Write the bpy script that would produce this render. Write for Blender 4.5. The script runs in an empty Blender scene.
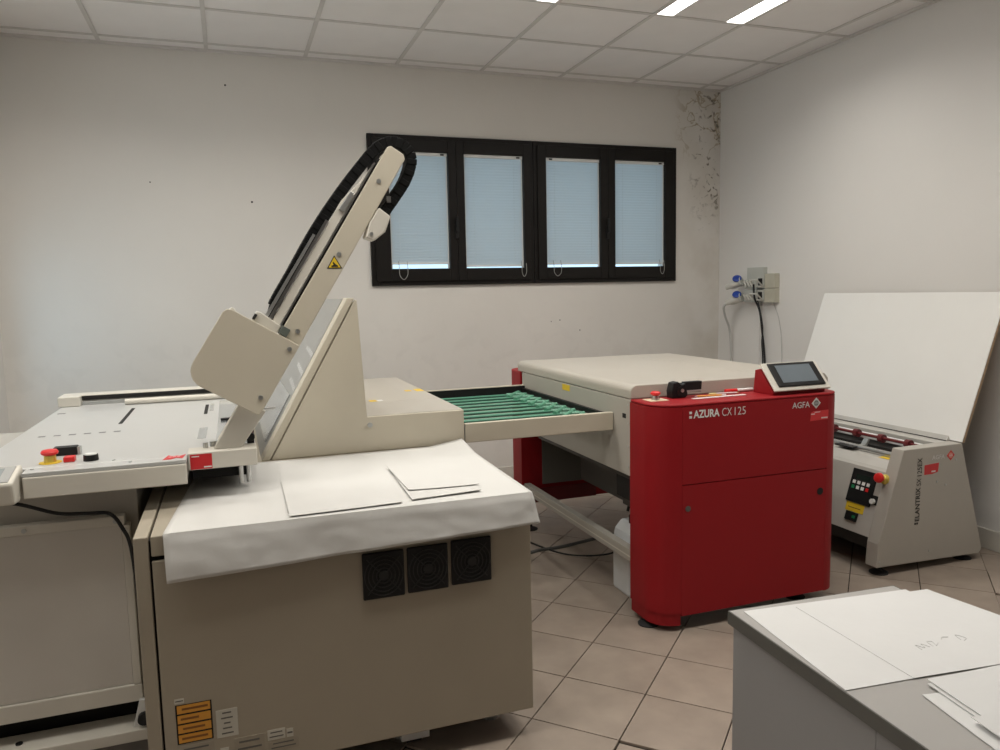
import bpy, bmesh, math, random
from mathutils import Vector, Matrix, noise as mnoise
random.seed(7)
scene = bpy.context.scene
COL = scene.collection
R = math.radians

# ------------------------------------------------------------------ camera
CAM = Vector((0.0, 0.0, 1.42)); YAW, PITCH, ROLL, FPX = 0.3381, 0.1089, 0.0212, 762.0
fwd = Vector((math.sin(YAW)*math.cos(PITCH), math.cos(YAW)*math.cos(PITCH), -math.sin(PITCH)))
rt = Vector((math.cos(YAW), -math.sin(YAW), 0)); dn = fwd.cross(rt)
r2 = math.cos(ROLL)*rt + math.sin(ROLL)*dn; d2 = -math.sin(ROLL)*rt + math.cos(ROLL)*dn
cam = bpy.data.cameras.new('camera'); camo = bpy.data.objects.new('camera', cam); COL.objects.link(camo)
cam.sensor_width = 36.0; cam.lens = FPX/1000*36; cam.clip_start = 0.02
camo.matrix_world = Matrix(((r2.x, -d2.x, -fwd.x, CAM.x), (r2.y, -d2.y, -fwd.y, CAM.y), (r2.z, -d2.z, -fwd.z, CAM.z), (0, 0, 0, 1)))
scene.camera = camo

# ------------------------------------------------------------------ world, exposure
world = bpy.data.worlds.new('daylight'); scene.world = world; world.use_nodes = True
bg = world.node_tree.nodes['Background']; bg.inputs[0].default_value = (0.60, 0.83, 1.0, 1); bg.inputs[1].default_value = 1.7
vs = scene.view_settings
vs.view_transform = 'Standard'; vs.look = 'None'; vs.gamma = 1.0; vs.use_curve_mapping = False; vs.exposure = 0.0
scene.display_settings.display_device = 'sRGB'
LAMP_W = 4.65           # watts of each light strip
DAY_W = 2.5            # daylight entering the side window in the left wall
LAMP_COL = (1.0, 0.955, 0.875)

# ------------------------------------------------------------------ room numbers (metres)
XL, XR, YF, YB, ZC = -1.292, 3.751, -5.6, 5.2725, 2.958
GX, GY, PITCHC = -0.6466, 5.143, 0.6          # ceiling grid
WX0, WX1, WZ0, WZ1 = 0.933, 3.334, 1.476, 2.498   # window opening

# ------------------------------------------------------------------ materials
MATS = {}
def mat(name, col, rough=0.5, metal=0.0, var=0.04, scale=6.0, bump=0.0, bscale=80.0, emit=0.0, coat=0.0, rnd=0.0, spec=0.5):
    if name in MATS: return MATS[name]
    m = bpy.data.materials.new(name); m.use_nodes = True; nt = m.node_tree; b = nt.nodes['Principled BSDF']
    b.inputs['Roughness'].default_value = rough; b.inputs['Metallic'].default_value = metal
    b.inputs['Specular IOR Level'].default_value = spec
    if coat: b.inputs['Coat Weight'].default_value = coat
    geo = nt.nodes.new('ShaderNodeNewGeometry')
    n = nt.nodes.new('ShaderNodeTexNoise'); n.inputs['Scale'].default_value = scale; n.inputs['Detail'].default_value = 4
    nt.links.new(geo.outputs['Position'], n.inputs['Vector'])
    mr = nt.nodes.new('ShaderNodeMapRange'); mr.inputs[1].default_value = 0.3; mr.inputs[2].default_value = 0.7
    mr.inputs[3].default_value = 1-var; mr.inputs[4].default_value = 1+var
    nt.links.new(n.outputs[0], mr.inputs[0])
    val = mr.outputs[0]
    if rnd:
        oi = nt.nodes.new('ShaderNodeObjectInfo'); m2 = nt.nodes.new('ShaderNodeMapRange')
        m2.inputs[3].default_value = 1-rnd; m2.inputs[4].default_value = 1+rnd
        nt.links.new(oi.outputs['Random'], m2.inputs[0])
        mu = nt.nodes.new('ShaderNodeMath'); mu.operation = 'MULTIPLY'
        nt.links.new(val, mu.inputs[0]); nt.links.new(m2.outputs[0], mu.inputs[1]); val = mu.outputs[0]
    vm = nt.nodes.new('ShaderNodeVectorMath'); vm.operation = 'SCALE'; vm.inputs[0].default_value = col
    nt.links.new(val, vm.inputs['Scale']); nt.links.new(vm.outputs[0], b.inputs['Base Color'])
    if bump:
        nb = nt.nodes.new('ShaderNodeTexNoise'); nb.inputs['Scale'].default_value = bscale; nb.inputs['Detail'].default_value = 3
        nt.links.new(geo.outputs['Position'], nb.inputs['Vector'])
        bp = nt.nodes.new('ShaderNodeBump'); bp.inputs['Strength'].default_value = bump; bp.inputs['Distance'].default_value = 0.002
        nt.links.new(nb.outputs[0], bp.inputs['Height']); nt.links.new(bp.outputs[0], b.inputs['Normal'])
    if emit:
        b.inputs['Emission Color'].default_value = (*col, 1); b.inputs['Emission Strength'].default_value = emit
    MATS[name] = m
    return m

def wall_mat():
    m = mat('plaster_back', (0.73, 0.705, 0.665), 0.9, var=0.03, scale=1.3, bump=0.25, bscale=25)
    nt = m.node_tree; b = nt.nodes['Principled BSDF']
    base = b.inputs['Base Color'].links[0].from_socket
    geo = nt.nodes.new('ShaderNodeNewGeometry'); sep = nt.nodes.new('ShaderNodeSeparateXYZ')
    nt.links.new(geo.outputs['Position'], sep.inputs[0])
    def rng(sock, a, c, lo=0, hi=1):
        r = nt.nodes.new('ShaderNodeMapRange'); r.interpolation_type = 'SMOOTHSTEP'
        for i, v in zip((1, 2, 3, 4), (a, c, lo, hi)): r.inputs[i].default_value = v
        nt.links.new(sock, r.inputs[0]); return r.outputs[0]
    def mul(a, c):
        q = nt.nodes.new('ShaderNodeMath'); q.operation = 'MULTIPLY'
        nt.links.new(a, q.inputs[0]); nt.links.new(c, q.inputs[1]); return q.outputs[0]
    def noise(sc, det, dist=0.0):
        t = nt.nodes.new('ShaderNodeTexNoise'); t.inputs['Scale'].default_value = sc; t.inputs['Detail'].default_value = det
        t.inputs['Distortion'].default_value = dist
        nt.links.new(geo.outputs['Position'], t.inputs['Vector']); return t.outputs[0]
    def mix(sock, fac, col):
        q = nt.nodes.new('ShaderNodeMix'); q.data_type = 'RGBA'
        nt.links.new(fac, q.inputs[0]); nt.links.new(sock, q.inputs[6]); q.inputs[7].default_value = (*col, 1); return q.outputs[2]
    # damp stains in the corner beside the window
    cx = rng(sep.outputs[0], 3.40, 3.66)
    cz = rng(sep.outputs[2], 1.75, 2.25)
    blot = mul(mul(cx, cz), rng(noise(16, 8, 1.2), 0.56, 0.68))
    # narrow flaking rings: band of a noise level
    nn = noise(5, 6, 0.6)
    band = mul(rng(nn, 0.495, 0.510), rng(nn, 0.540, 0.522))
    ring = mul(mul(rng(sep.outputs[0], 3.30, 3.50), rng(sep.outputs[2], 2.35, 2.6)), band)
    dirty = mul(rng(sep.outputs[0], 3.2, 3.7), rng(noise(3, 5), 0.35, 0.65, 0, 0.45))
    low = mul(rng(sep.outputs[2], 1.5, 0.9, 0, 0.15), rng(noise(7, 6, 0.5), 0.50, 0.64))
    c = mix(base, dirty, (0.50, 0.45, 0.37))
    c = mix(c, low, (0.55, 0.53, 0.50))
    c = mix(c, ring, (0.46, 0.40, 0.31))
    c = mix(c, blot, (0.17, 0.15, 0.12))
    nt.links.new(c, b.inputs['Base Color'])
    return m

def glass_mat():
    m = bpy.data.materials.new('window_glass'); m.use_nodes = True; nt = m.node_tree; nt.nodes.clear()
    o = nt.nodes.new('ShaderNodeOutputMaterial'); mx = nt.nodes.new('ShaderNodeMixShader'); t = nt.nodes.new('ShaderNodeBsdfTransparent')
    g = nt.nodes.new('ShaderNodeBsdfGlossy'); g.inputs['Roughness'].default_value = 0.03
    f = nt.nodes.new('ShaderNodeValue'); f.outputs[0].default_value = 0.05     # thin pane
    t.inputs[0].default_value = (0.93, 0.96, 0.97, 1)
    nt.links.new(f.outputs[0], mx.inputs[0]); nt.links.new(t.outputs[0], mx.inputs[1]); nt.links.new(g.outputs[0], mx.inputs[2]); nt.links.new(mx.outputs[0], o.inputs[0])
    return m
def slat_mat():
    m = bpy.data.materials.new('blind_slat'); m.use_nodes = True; nt = m.node_tree; nt.nodes.clear()
    o = nt.nodes.new('ShaderNodeOutputMaterial'); mx = nt.nodes.new('ShaderNodeMixShader'); t = nt.nodes.new('ShaderNodeBsdfTranslucent')
    d = nt.nodes.new('ShaderNodeBsdfDiffuse'); d.inputs[0].default_value = (0.72, 0.74, 0.75, 1); t.inputs[0].default_value = (0.70, 0.72, 0.72, 1)
    n = nt.nodes.new('ShaderNodeTexNoise'); n.inputs['Scale'].default_value = 4
    mr = nt.nodes.new('ShaderNodeMapRange'); mr.inputs[3].default_value = 0.56; mr.inputs[4].default_value = 0.64
    nt.links.new(n.outputs[0], mr.inputs[0]); nt.links.new(mr.outputs[0], mx.inputs[0])
    nt.links.new(d.outputs[0], mx.inputs[1]); nt.links.new(t.outputs[0], mx.inputs[2]); nt.links.new(mx.outputs[0], o.inputs[0])
    return m
def paper_mat(name, col):
    m = mat(name, col, 0.85, var=0.02, scale=5, bump=0.15, bscale=40); return m

BASEB = mat('base_beige_shaded', (0.40, 0.355, 0.28), 0.5, var=0.02, spec=0.3)  # machine beige darkened on the base, putting front shade into the colour
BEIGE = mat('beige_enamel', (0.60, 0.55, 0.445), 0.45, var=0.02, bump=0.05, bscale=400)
BEIGE_L = mat('light_beige_enamel', (0.66, 0.63, 0.56), 0.42, var=0.02)
CREAM = mat('cream_cover', (0.49, 0.455, 0.40), 0.4, var=0.015)
TABLEW = mat('white_laminate', (0.51, 0.512, 0.50), 0.28, var=0.015)
GREYP = mat('grey_enamel', (0.45, 0.425, 0.38), 0.5, var=0.02)
STEEL = mat('brushed_steel', (0.62, 0.62, 0.61), 0.32, 1.0, var=0.05, scale=30)
STEELD = mat('dull_steel', (0.52, 0.53, 0.52), 0.38, 0.8, var=0.06, scale=12)
BLACK = mat('black_plastic', (0.008, 0.008, 0.0085), 0.5, spec=0.35, var=0.1)
DARK = mat('dark_gap', (0.010, 0.009, 0.008), 0.8, var=0.05)
RUBBER = mat('black_rubber', (0.015, 0.015, 0.016), 0.75, var=0.1)
RED = mat('red_enamel', (0.30, 0.008, 0.0125), 0.5, spec=0.28, var=0.02, bump=0.03, bscale=300)
REDB = mat('red_plastic', (0.72, 0.02, 0.02), 0.35, var=0.02)
REDST = mat('red_sticker', (0.62, 0.025, 0.03), 0.4, var=0.03)
REDDK = mat('dark_red_rod', (0.12, 0.01, 0.012), 0.4)
YELLOW = mat('yellow_sticker', (0.80, 0.55, 0.03), 0.45, var=0.03)
ORANGE = mat('orange_sticker', (0.72, 0.33, 0.04), 0.5, var=0.03)
WHITE = mat('white_print', (0.82, 0.82, 0.80), 0.5, var=0.01)
SILVER = mat('silver_print', (0.70, 0.69, 0.67), 0.45, 0.2, var=0.01)
INK = mat('black_print', (0.018, 0.017, 0.016), 0.6)
PAPER = paper_mat('white_paper', (0.655, 0.648, 0.625))
CARD = paper_mat('white_card', (0.735, 0.735, 0.73))
GREEN = mat('green_belt', (0.10, 0.30, 0.20), 0.4, var=0.08, scale=20)
GREEND = mat('dark_green_belt', (0.035, 0.12, 0.08), 0.45, var=0.08, scale=20)
SCREEN = mat('grey_screen', (0.16, 0.19, 0.215), 0.18, var=0.06)
SCREENL = mat('pale_screen', (0.30, 0.33, 0.33), 0.2, var=0.04)
BLUE = mat('blue_plastic', (0.02, 0.06, 0.33), 0.4)
PLUGW = mat('pale_plug_plastic', (0.62, 0.61, 0.56), 0.45)
SOCK = mat('grey_socket_plastic', (0.50, 0.51, 0.47), 0.5)
SOCKY = mat('yellowed_socket_plastic', (0.52, 0.50, 0.41), 0.5)
DESKT = mat('grey_laminate_top', (0.40, 0.385, 0.37), 0.5, var=0.02)
DESKE = mat('charcoal_edge_band', (0.10, 0.098, 0.088), 0.5)
DESKS = mat('grey_side_panel', (0.27, 0.265, 0.265), 0.55, var=0.02)
BOARD = mat('white_board_laminate', (0.80, 0.795, 0.77), 0.3, var=0.01)
CHIP = mat('brown_board_edge', (0.38, 0.27, 0.17), 0.8, var=0.2, scale=60)
FRAME = mat('dark_brown_frame', (0.008, 0.0065, 0.0055), 0.45, var=0.1, spec=0.25)
TILE = mat('beige_floor_tile', (0.345, 0.285, 0.235), 0.42, var=0.09, scale=9, bump=0.1, bscale=60, rnd=0.05)
GROUT = mat('brown_grout', (0.045, 0.033, 0.026), 0.9, var=0.1, scale=30)
CEILP = mat('ceiling_panel', (0.88, 0.855, 0.84), 0.9, var=0.015, bump=0.2, bscale=180, rnd=0.02)
CEILB = mat('ceiling_bar', (0.66, 0.635, 0.61), 0.6)
WALLR = mat('plaster_white', (0.76, 0.745, 0.72), 0.9, var=0.02, scale=1.2, bump=0.2, bscale=30)
WALLB = wall_mat()
SKIRT = mat('cream_baseboard', (0.60, 0.575, 0.52), 0.5, var=0.03)
PLASTICW = mat('white_plastic', (0.75, 0.75, 0.73), 0.4)
JERRY = mat('milky_plastic', (0.72, 0.74, 0.76), 0.45, var=0.02)
GLOW = mat('light_strip_glow', (1.0, 0.98, 0.95), 0.5, emit=7.0)
ORANGEP = mat('orange_pencil', (0.85, 0.40, 0.08), 0.4)
PINK = mat('pale_pink_plastic', (0.75, 0.60, 0.60), 0.4)
GLASS = glass_mat(); SLAT = slat_mat()
BRASS = mat('brass_collar', (0.70, 0.55, 0.12), 0.35, 0.5)
POL = mat('polished_plate', (0.66, 0.69, 0.70), 0.16, 0.75, var=0.03)
SLOPE = mat('pale_steel_slope', (0.46, 0.46, 0.44), 0.30, 0.55, var=0.04, scale=3)
GREENL = mat('green_switch', (0.02, 0.25, 0.10), 0.4)

# ------------------------------------------------------------------ mesh helpers
class MB:
    def __init__(s): s.v = []; s.f = []
    def add(s, vs_, fs_):
        o = len(s.v); s.v += [tuple(p) for p in vs_]; s.f += [tuple(i+o for i in f) for f in fs_]; return s
    def box(s, x0, x1, y0, y1, z0, z1):
        return s.add([(x0,y0,z0),(x1,y0,z0),(x1,y1,z0),(x0,y1,z0),(x0,y0,z1),(x1,y0,z1),(x1,y1,z1),(x0,y1,z1)],
                     [(0,3,2,1),(4,5,6,7),(0,1,5,4),(1,2,6,5),(2,3,7,6),(3,0,4,7)])
    def prism(s, poly, axis, lo, hi):
        def P(a, b, h):
            return (h,a,b) if axis == 'x' else (a,h,b) if axis == 'y' else (a,b,h)
        n = len(poly)
        return s.add([P(a,b,lo) for a,b in poly]+[P(a,b,hi) for a,b in poly],
                     [tuple(range(n))[::-1], tuple(range(n,2*n))]+[(i,(i+1)%n,n+(i+1)%n,n+i) for i in range(n)])
    def cyl(s, p0, p1, r, n=16, r1=None):
        p0 = Vector(p0); p1 = Vector(p1); d = (p1-p0).normalized(); r1 = r if r1 is None else r1
        a = d.orthogonal().normalized(); b = d.cross(a)
        ring = [(math.cos(2*math.pi*i/n), math.sin(2*math.pi*i/n)) for i in range(n)]
        return s.add([p0+(a*c+b*q)*r for c,q in ring]+[p1+(a*c+b*q)*r1 for c,q in ring],
                     [tuple(range(n))[::-1], tuple(range(n,2*n))]+[(i,(i+1)%n,n+(i+1)%n,n+i) for i in range(n)])
    def lathe(s, c, axis, prof, n=20):   # prof: (along, radius)
        c = Vector(c); d = Vector(axis).normalized(); a = d.orthogonal().normalized(); b = d.cross(a)
        vs_ = []; fs_ = []
        for h, r in prof:
            vs_ += [c+d*h+(a*math.cos(2*math.pi*i/n)+b*math.sin(2*math.pi*i/n))*r for i in range(n)]
        for k in range(len(prof)-1):
            fs_ += [(k*n+i, k*n+(i+1)%n, (k+1)*n+(i+1)%n, (k+1)*n+i) for i in range(n)]
        fs_ += [tuple(range(n))[::-1], tuple(range((len(prof)-1)*n, len(prof)*n))]
        return s.add(vs_, fs_)
    def tube(s, pts, r, n=8):
        pts = [Vector(p) for p in pts]; vs_ = []; fs_ = []
        d = (pts[1]-pts[0]).normalized(); a = d.orthogonal().normalized()
        for i, p in enumerate(pts):
            d = (pts[min(i+1, len(pts)-1)]-pts[max(i-1, 0)]).normalized()
            a = (a-d*a.dot(d)).normalized(); b = d.cross(a)
            vs_ += [p+(a*math.cos(2*math.pi*k/n)+b*math.sin(2*math.pi*k/n))*r for k in range(n)]
        for i in range(len(pts)-1):
            fs_ += [(i*n+k, i*n+(k+1)%n, (i+1)*n+(k+1)%n, (i+1)*n+k) for k in range(n)]
        fs_ += [tuple(range(n))[::-1], tuple(range((len(pts)-1)*n, len(pts)*n))]
        return s.add(vs_, fs_)

def spline(pts, k=8):
    pts = [Vector(p) for p in pts]; out = []
    P = [pts[0]*2-pts[1]]+pts+[pts[-1]*2-pts[-2]]
    for i in range(1, len(P)-2):
        for j in range(k):
            t = j/k; a, b, c, d = P[i-1:i+3]
            out.append(0.5*((2*b)+(c-a)*t+(2*a-5*b+4*c-d)*t*t+(3*b-a-3*c+d)*t**3))
    out.append(pts[-1]); return out

WLOC = {}
def wloc(o): return WLOC.get(o.name, Vector((0, 0, 0)))
def link(o, loc, parent):
    COL.objects.link(o)
    if parent is not None:
        o.parent = parent; o.location = Vector(loc)-wloc(parent)
    else: o.location = loc
    WLOC[o.name] = Vector(loc)
    return o
def obj(name, mb, m, parent=None, bevel=0.0, smooth=False, seg=2, mesh=None):
    vs_ = [Vector(v) for v in mb.v]
    lo = Vector([min(v[i] for v in vs_) for i in range(3)]); hi = Vector([max(v[i] for v in vs_) for i in range(3)])
    c = (lo+hi)/2
    if parent is None: c.z = lo.z
    me = bpy.data.meshes.new(name); me.from_pydata([v-c for v in vs_], [], mb.f)
    bm = bmesh.new(); bm.from_mesh(me); bmesh.ops.recalc_face_normals(bm, faces=bm.faces); bm.to_mesh(me); bm.free()
    me.materials.append(m)
    if smooth:
        for p in me.polygons: p.use_smooth = True
        me.set_sharp_from_angle(angle=R(40))
    o = bpy.data.objects.new(name, me); link(o, c, parent)
    if bevel:
        b = o.modifiers.new('bevel', 'BEVEL'); b.width = bevel; b.segments = seg; b.limit_method = 'ANGLE'; b.angle_limit = R(35)
    return o
def box(name, b, m, parent=None, bevel=0.0): return obj(name, MB().box(*b), m, parent, bevel)
def thing(name, label, cat, loc, group=None):
    o = bpy.data.objects.new(name, None); o.empty_display_size = 0.1; link(o, Vector(loc), None)
    o['label'] = label; o['category'] = cat
    if group: o['group'] = group
    return o
def tag(o, label, cat, group=None):
    o['label'] = label; o['category'] = cat
    if group: o['group'] = group
    return o
def struct(o): o['kind'] = 'structure'; return o
def lab(o, t): o['label'] = t; return o
def child_copy(src, loc, parent, name=None):
    o = src.copy(); 
    if name: o.name = name
    return link(o, loc, parent)

def text_fit(name, s, org, right, up, w, h, m, parent, bold=0.0, raise_=0.0012):
    cu = bpy.data.curves.new('t', 'FONT'); cu.body = s; cu.size = 1.0; cu.offset = bold; cu.extrude = 0.0; cu.resolution_u = 3
    to = bpy.data.objects.new('t', cu); COL.objects.link(to)
    dg = bpy.context.evaluated_depsgraph_get(); me0 = bpy.data.meshes.new_from_object(to.evaluated_get(dg))
    vs_ = [v.co.copy() for v in me0.vertices]; fs_ = [tuple(p.vertices) for p in me0.polygons]
    bpy.data.objects.remove(to); bpy.data.curves.remove(cu); bpy.data.meshes.remove(me0)
    x0 = min(v.x for v in vs_); x1 = max(v.x for v in vs_); y0 = min(v.y for v in vs_); y1 = max(v.y for v in vs_)
    right = Vector(right).normalized(); up = Vector(up).normalized(); nn = right.cross(up); org = Vector(org)
    mb = MB(); mb.add([org+right*((v.x-x0)/(x1-x0)*w)+up*((v.y-y0)/(y1-y0)*h)+nn*raise_ for v in vs_], fs_)
    return obj(name, mb, m, parent)

def flat(name, org, right, up, w, h, m, parent, t=0.001, bevel=0.0):
    """thin plate lying on a surface, org = lower left corner"""
    right = Vector(right).normalized(); up = Vector(up).normalized(); n = right.cross(up); o = Vector(org)
    b = [o, o+right*w, o+right*w+up*h, o+up*h]
    mb = MB(); mb.add(b+[p+n*t for p in b], [(0,3,2,1),(4,5,6,7),(0,1,5,4),(1,2,6,5),(2,3,7,6),(3,0,4,7)])
    return obj(name, mb, m, parent, bevel)

def arc(cx, cy, r, a0, a1, n=8):
    return [(cx+r*math.cos(R(a0+(a1-a0)*i/n)), cy+r*math.sin(R(a0+(a1-a0)*i/n))) for i in range(n+1)]
def clip(poly, x0, x1, y0, y1):
    def half(p, f, g):
        out = []
        for i in range(len(p)):
            a, b = p[i], p[(i+1) % len(p)]; fa, fb = f(a), f(b)
            if fa >= 0: out.append(a)
            if fa*fb < 0: t = fa/(fa-fb); out.append((a[0]+(b[0]-a[0])*t, a[1]+(b[1]-a[1])*t))
        return out
    for f in (lambda p: p[0]-x0, lambda p: x1-p[0], lambda p: p[1]-y0, lambda p: y1-p[1]):
        if poly: poly = half(poly, f, None)
    return poly
def proj(p):
    d = Vector(p)-CAM; z = d.dot(fwd)
    if z < 0.05: return None
    return (500+FPX*d.dot(r2)/z, 375+FPX*d.dot(d2)/z)
def inframe(p, mx=30):
    q = proj(p); return q is not None and -mx < q[0] < 1000+mx and -mx < q[1] < 750+mx

# ================================================================== ROOM SHELL
floor = struct(box('floor', (XL-.2, XR+.2, YF-.2, YB+.25, -0.12, -0.003), GROUT))
TS, TR, TX, TY = 0.3012, -0.8005, 1.742, 3.496
ud = (math.cos(TR), math.sin(TR)); kd = (math.sin(TR), -math.cos(TR))
rest = MB(); shared = None; near = []
for i in range(-45, 46):
    for j in range(-45, 46):
        g = 0.0022
        def C(a, b): return (TX+TS*(a*ud[0]+b*kd[0]), TY+TS*(a*ud[1]+b*kd[1]))
        e = g/TS
        poly = [C(i+e, j+e), C(i+1-e, j+e), C(i+1-e, j+1-e), C(i+e, j+1-e)]
        cp = clip(poly, XL, XR, YF, YB)
        if len(cp) < 3: continue
        c = C(i+.5, j+.5)
        if inframe((c[0], c[1], 0)) and len(cp) == 4 and c[1] > 1.0 and max(abs(a[0]-b[0])+abs(a[1]-b[1]) for a, b in zip(cp, poly)) < 1e-6:
            near.append((c, poly))
        else:
            rest.prism(cp, 'z', -0.008, 0.0)
near.sort(key=lambda q: q[0][0]**2+q[0][1]**2)
for c, poly in near[:290]:
    if shared is None:
        t = obj('floor_tile', MB().prism([(a-c[0], b-c[1]) for a, b in poly], 'z', -0.008, 0.0), TILE)
        COL.objects.unlink(t); shared = t.data
    o = bpy.data.objects.new('floor_tile', shared); link(o, Vector((c[0], c[1], 0)), floor)
    o.location.z = -wloc(floor).z
for c, poly in near[290:]: rest.prism(poly, 'z', -0.008, 0.0)
ro = obj('floor_tile_field', rest, TILE, floor); ro['kind'] = 'stuff'

# walls
mb = MB(); T = 0.25
mb.box(XL-.2, WX0, YB, YB+T, -0.1, ZC+.1); mb.box(WX1, XR+.2, YB, YB+T, -0.1, ZC+.1)
mb.box(WX0, WX1, YB, YB+T, -0.1, WZ0); mb.box(WX0, WX1, YB, YB+T, WZ1, ZC+.1)
wb = struct(obj('wall_back', mb, WALLB))
for hx, hz, r in ((0.053, 2.754, .008), (0.176, 2.031, .009), (-0.42, 2.141, .006), (2.341, 1.198, .006), (2.506, 1.117, .006), (2.27, 1.19, .005)):
    obj('nail_hole', MB().cyl((hx, YB-.0015, hz), (hx, YB+.004, hz), r*.75, 8), DARK, wb)
struct(box('wall_right', (XR, XR+.2, YF-.2, YB, -0.1, ZC+.1), WALLR))
LY0, LY1, LZ0, LZ1 = 3.70, 5.05, 0.85, 1.65       # side window opening
mb = MB(); mb.box(XL-.2, XL, YF-.2, LY0, -0.1, ZC+.1); mb.box(XL-.2, XL, LY1, YB, -0.1, ZC+.1)
mb.box(XL-.2, XL, LY0, LY1, -0.1, LZ0); mb.box(XL-.2, XL, LY0, LY1, LZ1, ZC+.1)
struct(obj('wall_left', mb, WALLR))
struct(box('wall_front', (XL, XR, YF-.2, YF, -0.1, ZC+.1), mat('dark_low_bounce', (.22, .21, .20), .9)))  # unseen end wall, made dark to cut bounce light onto the machine fronts
struct(box('baseboard_right', (XR-.014, XR, YF, YB, 0.0, 0.108), SKIRT, None, .003))
struct(box('baseboard_back', (XL, XR-.014, YB-.014, YB, 0.0, 0.118), SKIRT, None, .003))

# ceiling: slab + panels + bars
ceil = struct(box('ceiling', (XL-.2, XR+.2, YF-.2, YB+.25, ZC+.03, ZC+.12), CEILP))
xs = [XL]+[GX+PITCHC*i for i in range(-1, 8) if XL < GX+PITCHC*i < XR]+[XR]
ys = [YF]+[GY-PITCHC*j for j in range(18, -1, -1) if YF < GY-PITCHC*j < YB]+[YB]
fixcells = set()
for ci in (-1, 1, 3, 5):
    for rj in (2, 5): fixcells.add((round(GX+PITCHC*ci, 3), round(GY-PITCHC*(rj+1), 3)))
for a, b in zip(xs[:-1], xs[1:]):
    for c, d in zip(ys[:-1], ys[1:]):
        if (round(a, 3), round(c, 3)) in fixcells: continue
        box('ceiling_panel', (a+.003, b-.003, c+.003, d-.003, ZC+.004, ZC+.016), CEILP, ceil)
for x in xs[1:-1]: box('grid_bar', (x-.012, x+.012, YF, YB, ZC-.002, ZC+.0035), CEILB, ceil)
for y in ys[1:-1]: box('grid_bar', (XL, XR, y-.012, y+.012, ZC-.0015, ZC+.0038), CEILB, ceil)
for nm, bb in (('edge_trim', (XL, XR, YB-.022, YB, ZC-.012, ZC+.003)), ('edge_trim', (XR-.022, XR, YF, YB-.022, ZC-.012, ZC+.003))):
    box(nm, bb, CEILB, ceil)

# ceiling lights (two strips per 60x60 unit)
def ceiling_light(x0, y0, label):
    t = thing('ceiling_light', label, 'ceiling light', (x0+.3, y0+.3, ZC-.001), 'recessed strip lights')
    box('light_body', (x0+.118, x0+.482, y0+.014, y0+.586, ZC+.003, ZC+.02), CEILP, t)
    for a in (x0+.012, x0+.484):
        box('light_strip', (a, a+.104, y0+.012, y0+.588, ZC+.002, ZC+.022), GLOW, t)
        l = bpy.data.lights.new('strip_lamp', 'AREA'); l.shape = 'RECTANGLE'; l.size = 0.10; l.size_y = 0.56
        l.energy = LAMP_W; l.color = LAMP_COL; l.spread = R(150)
        lo = bpy.data.objects.new('strip_lamp', l); link(lo, Vector((a+.052, y0+.3, ZC-.004)), t)
    return t
for ci, nm in ((-1, 'added above the side window'), (1, 'over the sloped tower'), (3, 'between the machines'), (5, 'over the red machine')):  # leftmost column is unseen, added to brighten the left side
    for rj, nr in ((2, 'nearer the window wall'), (5, "farther from the window wall")):
        ceiling_light(GX+PITCHC*ci, GY-PITCHC*(rj+1), 'white recessed twin-strip ceiling light %s, %s' % (nm, nr))

# ------------------------------------------------------------------ window and blinds
win = struct(thing('window_1', 'x', 'x', ((WX0+WX1)/2, YB, WZ0)))
del win['label']; del win['category']
FY0, FY1 = YB-0.035, YB+0.05
def ring(mbb, x0, x1, z0, z1, y0, y1, wl, wr, wb_, wt):
    mbb.box(x0, x0+wl, y0, y1, z0, z1); mbb.box(x1-wr, x1, y0, y1, z0, z1)
    mbb.box(x0+wl, x1-wr, y0, y1, z0, z0+wb_); mbb.box(x0+wl, x1-wr, y0, y1, z1-wt, z1)
mid = (WX0+WX1)/2
for a, b in ((WX0, mid-.002), (mid+.002, WX1)):
    obj('window_frame', MB(), FRAME, win) if False else None
    m_ = MB(); ring(m_, a, b, WZ0, WZ1, FY0+.012, FY1, .05, .05, .05, .05); obj('window_frame', m_, FRAME, win, .002)
panes = [(1.070, 1.490), (1.608, 2.055), (2.232, 2.673), (2.796, 3.230)]
half = [(WX0+.03, mid-.03), (mid+.03, WX1-.03)]
PZ0, PZ1 = 1.592, 2.388
sx = [(WX0+.03, 1.548), (1.550, mid-.03), (mid+.03, 2.734), (2.736, WX1-.03)]
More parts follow.
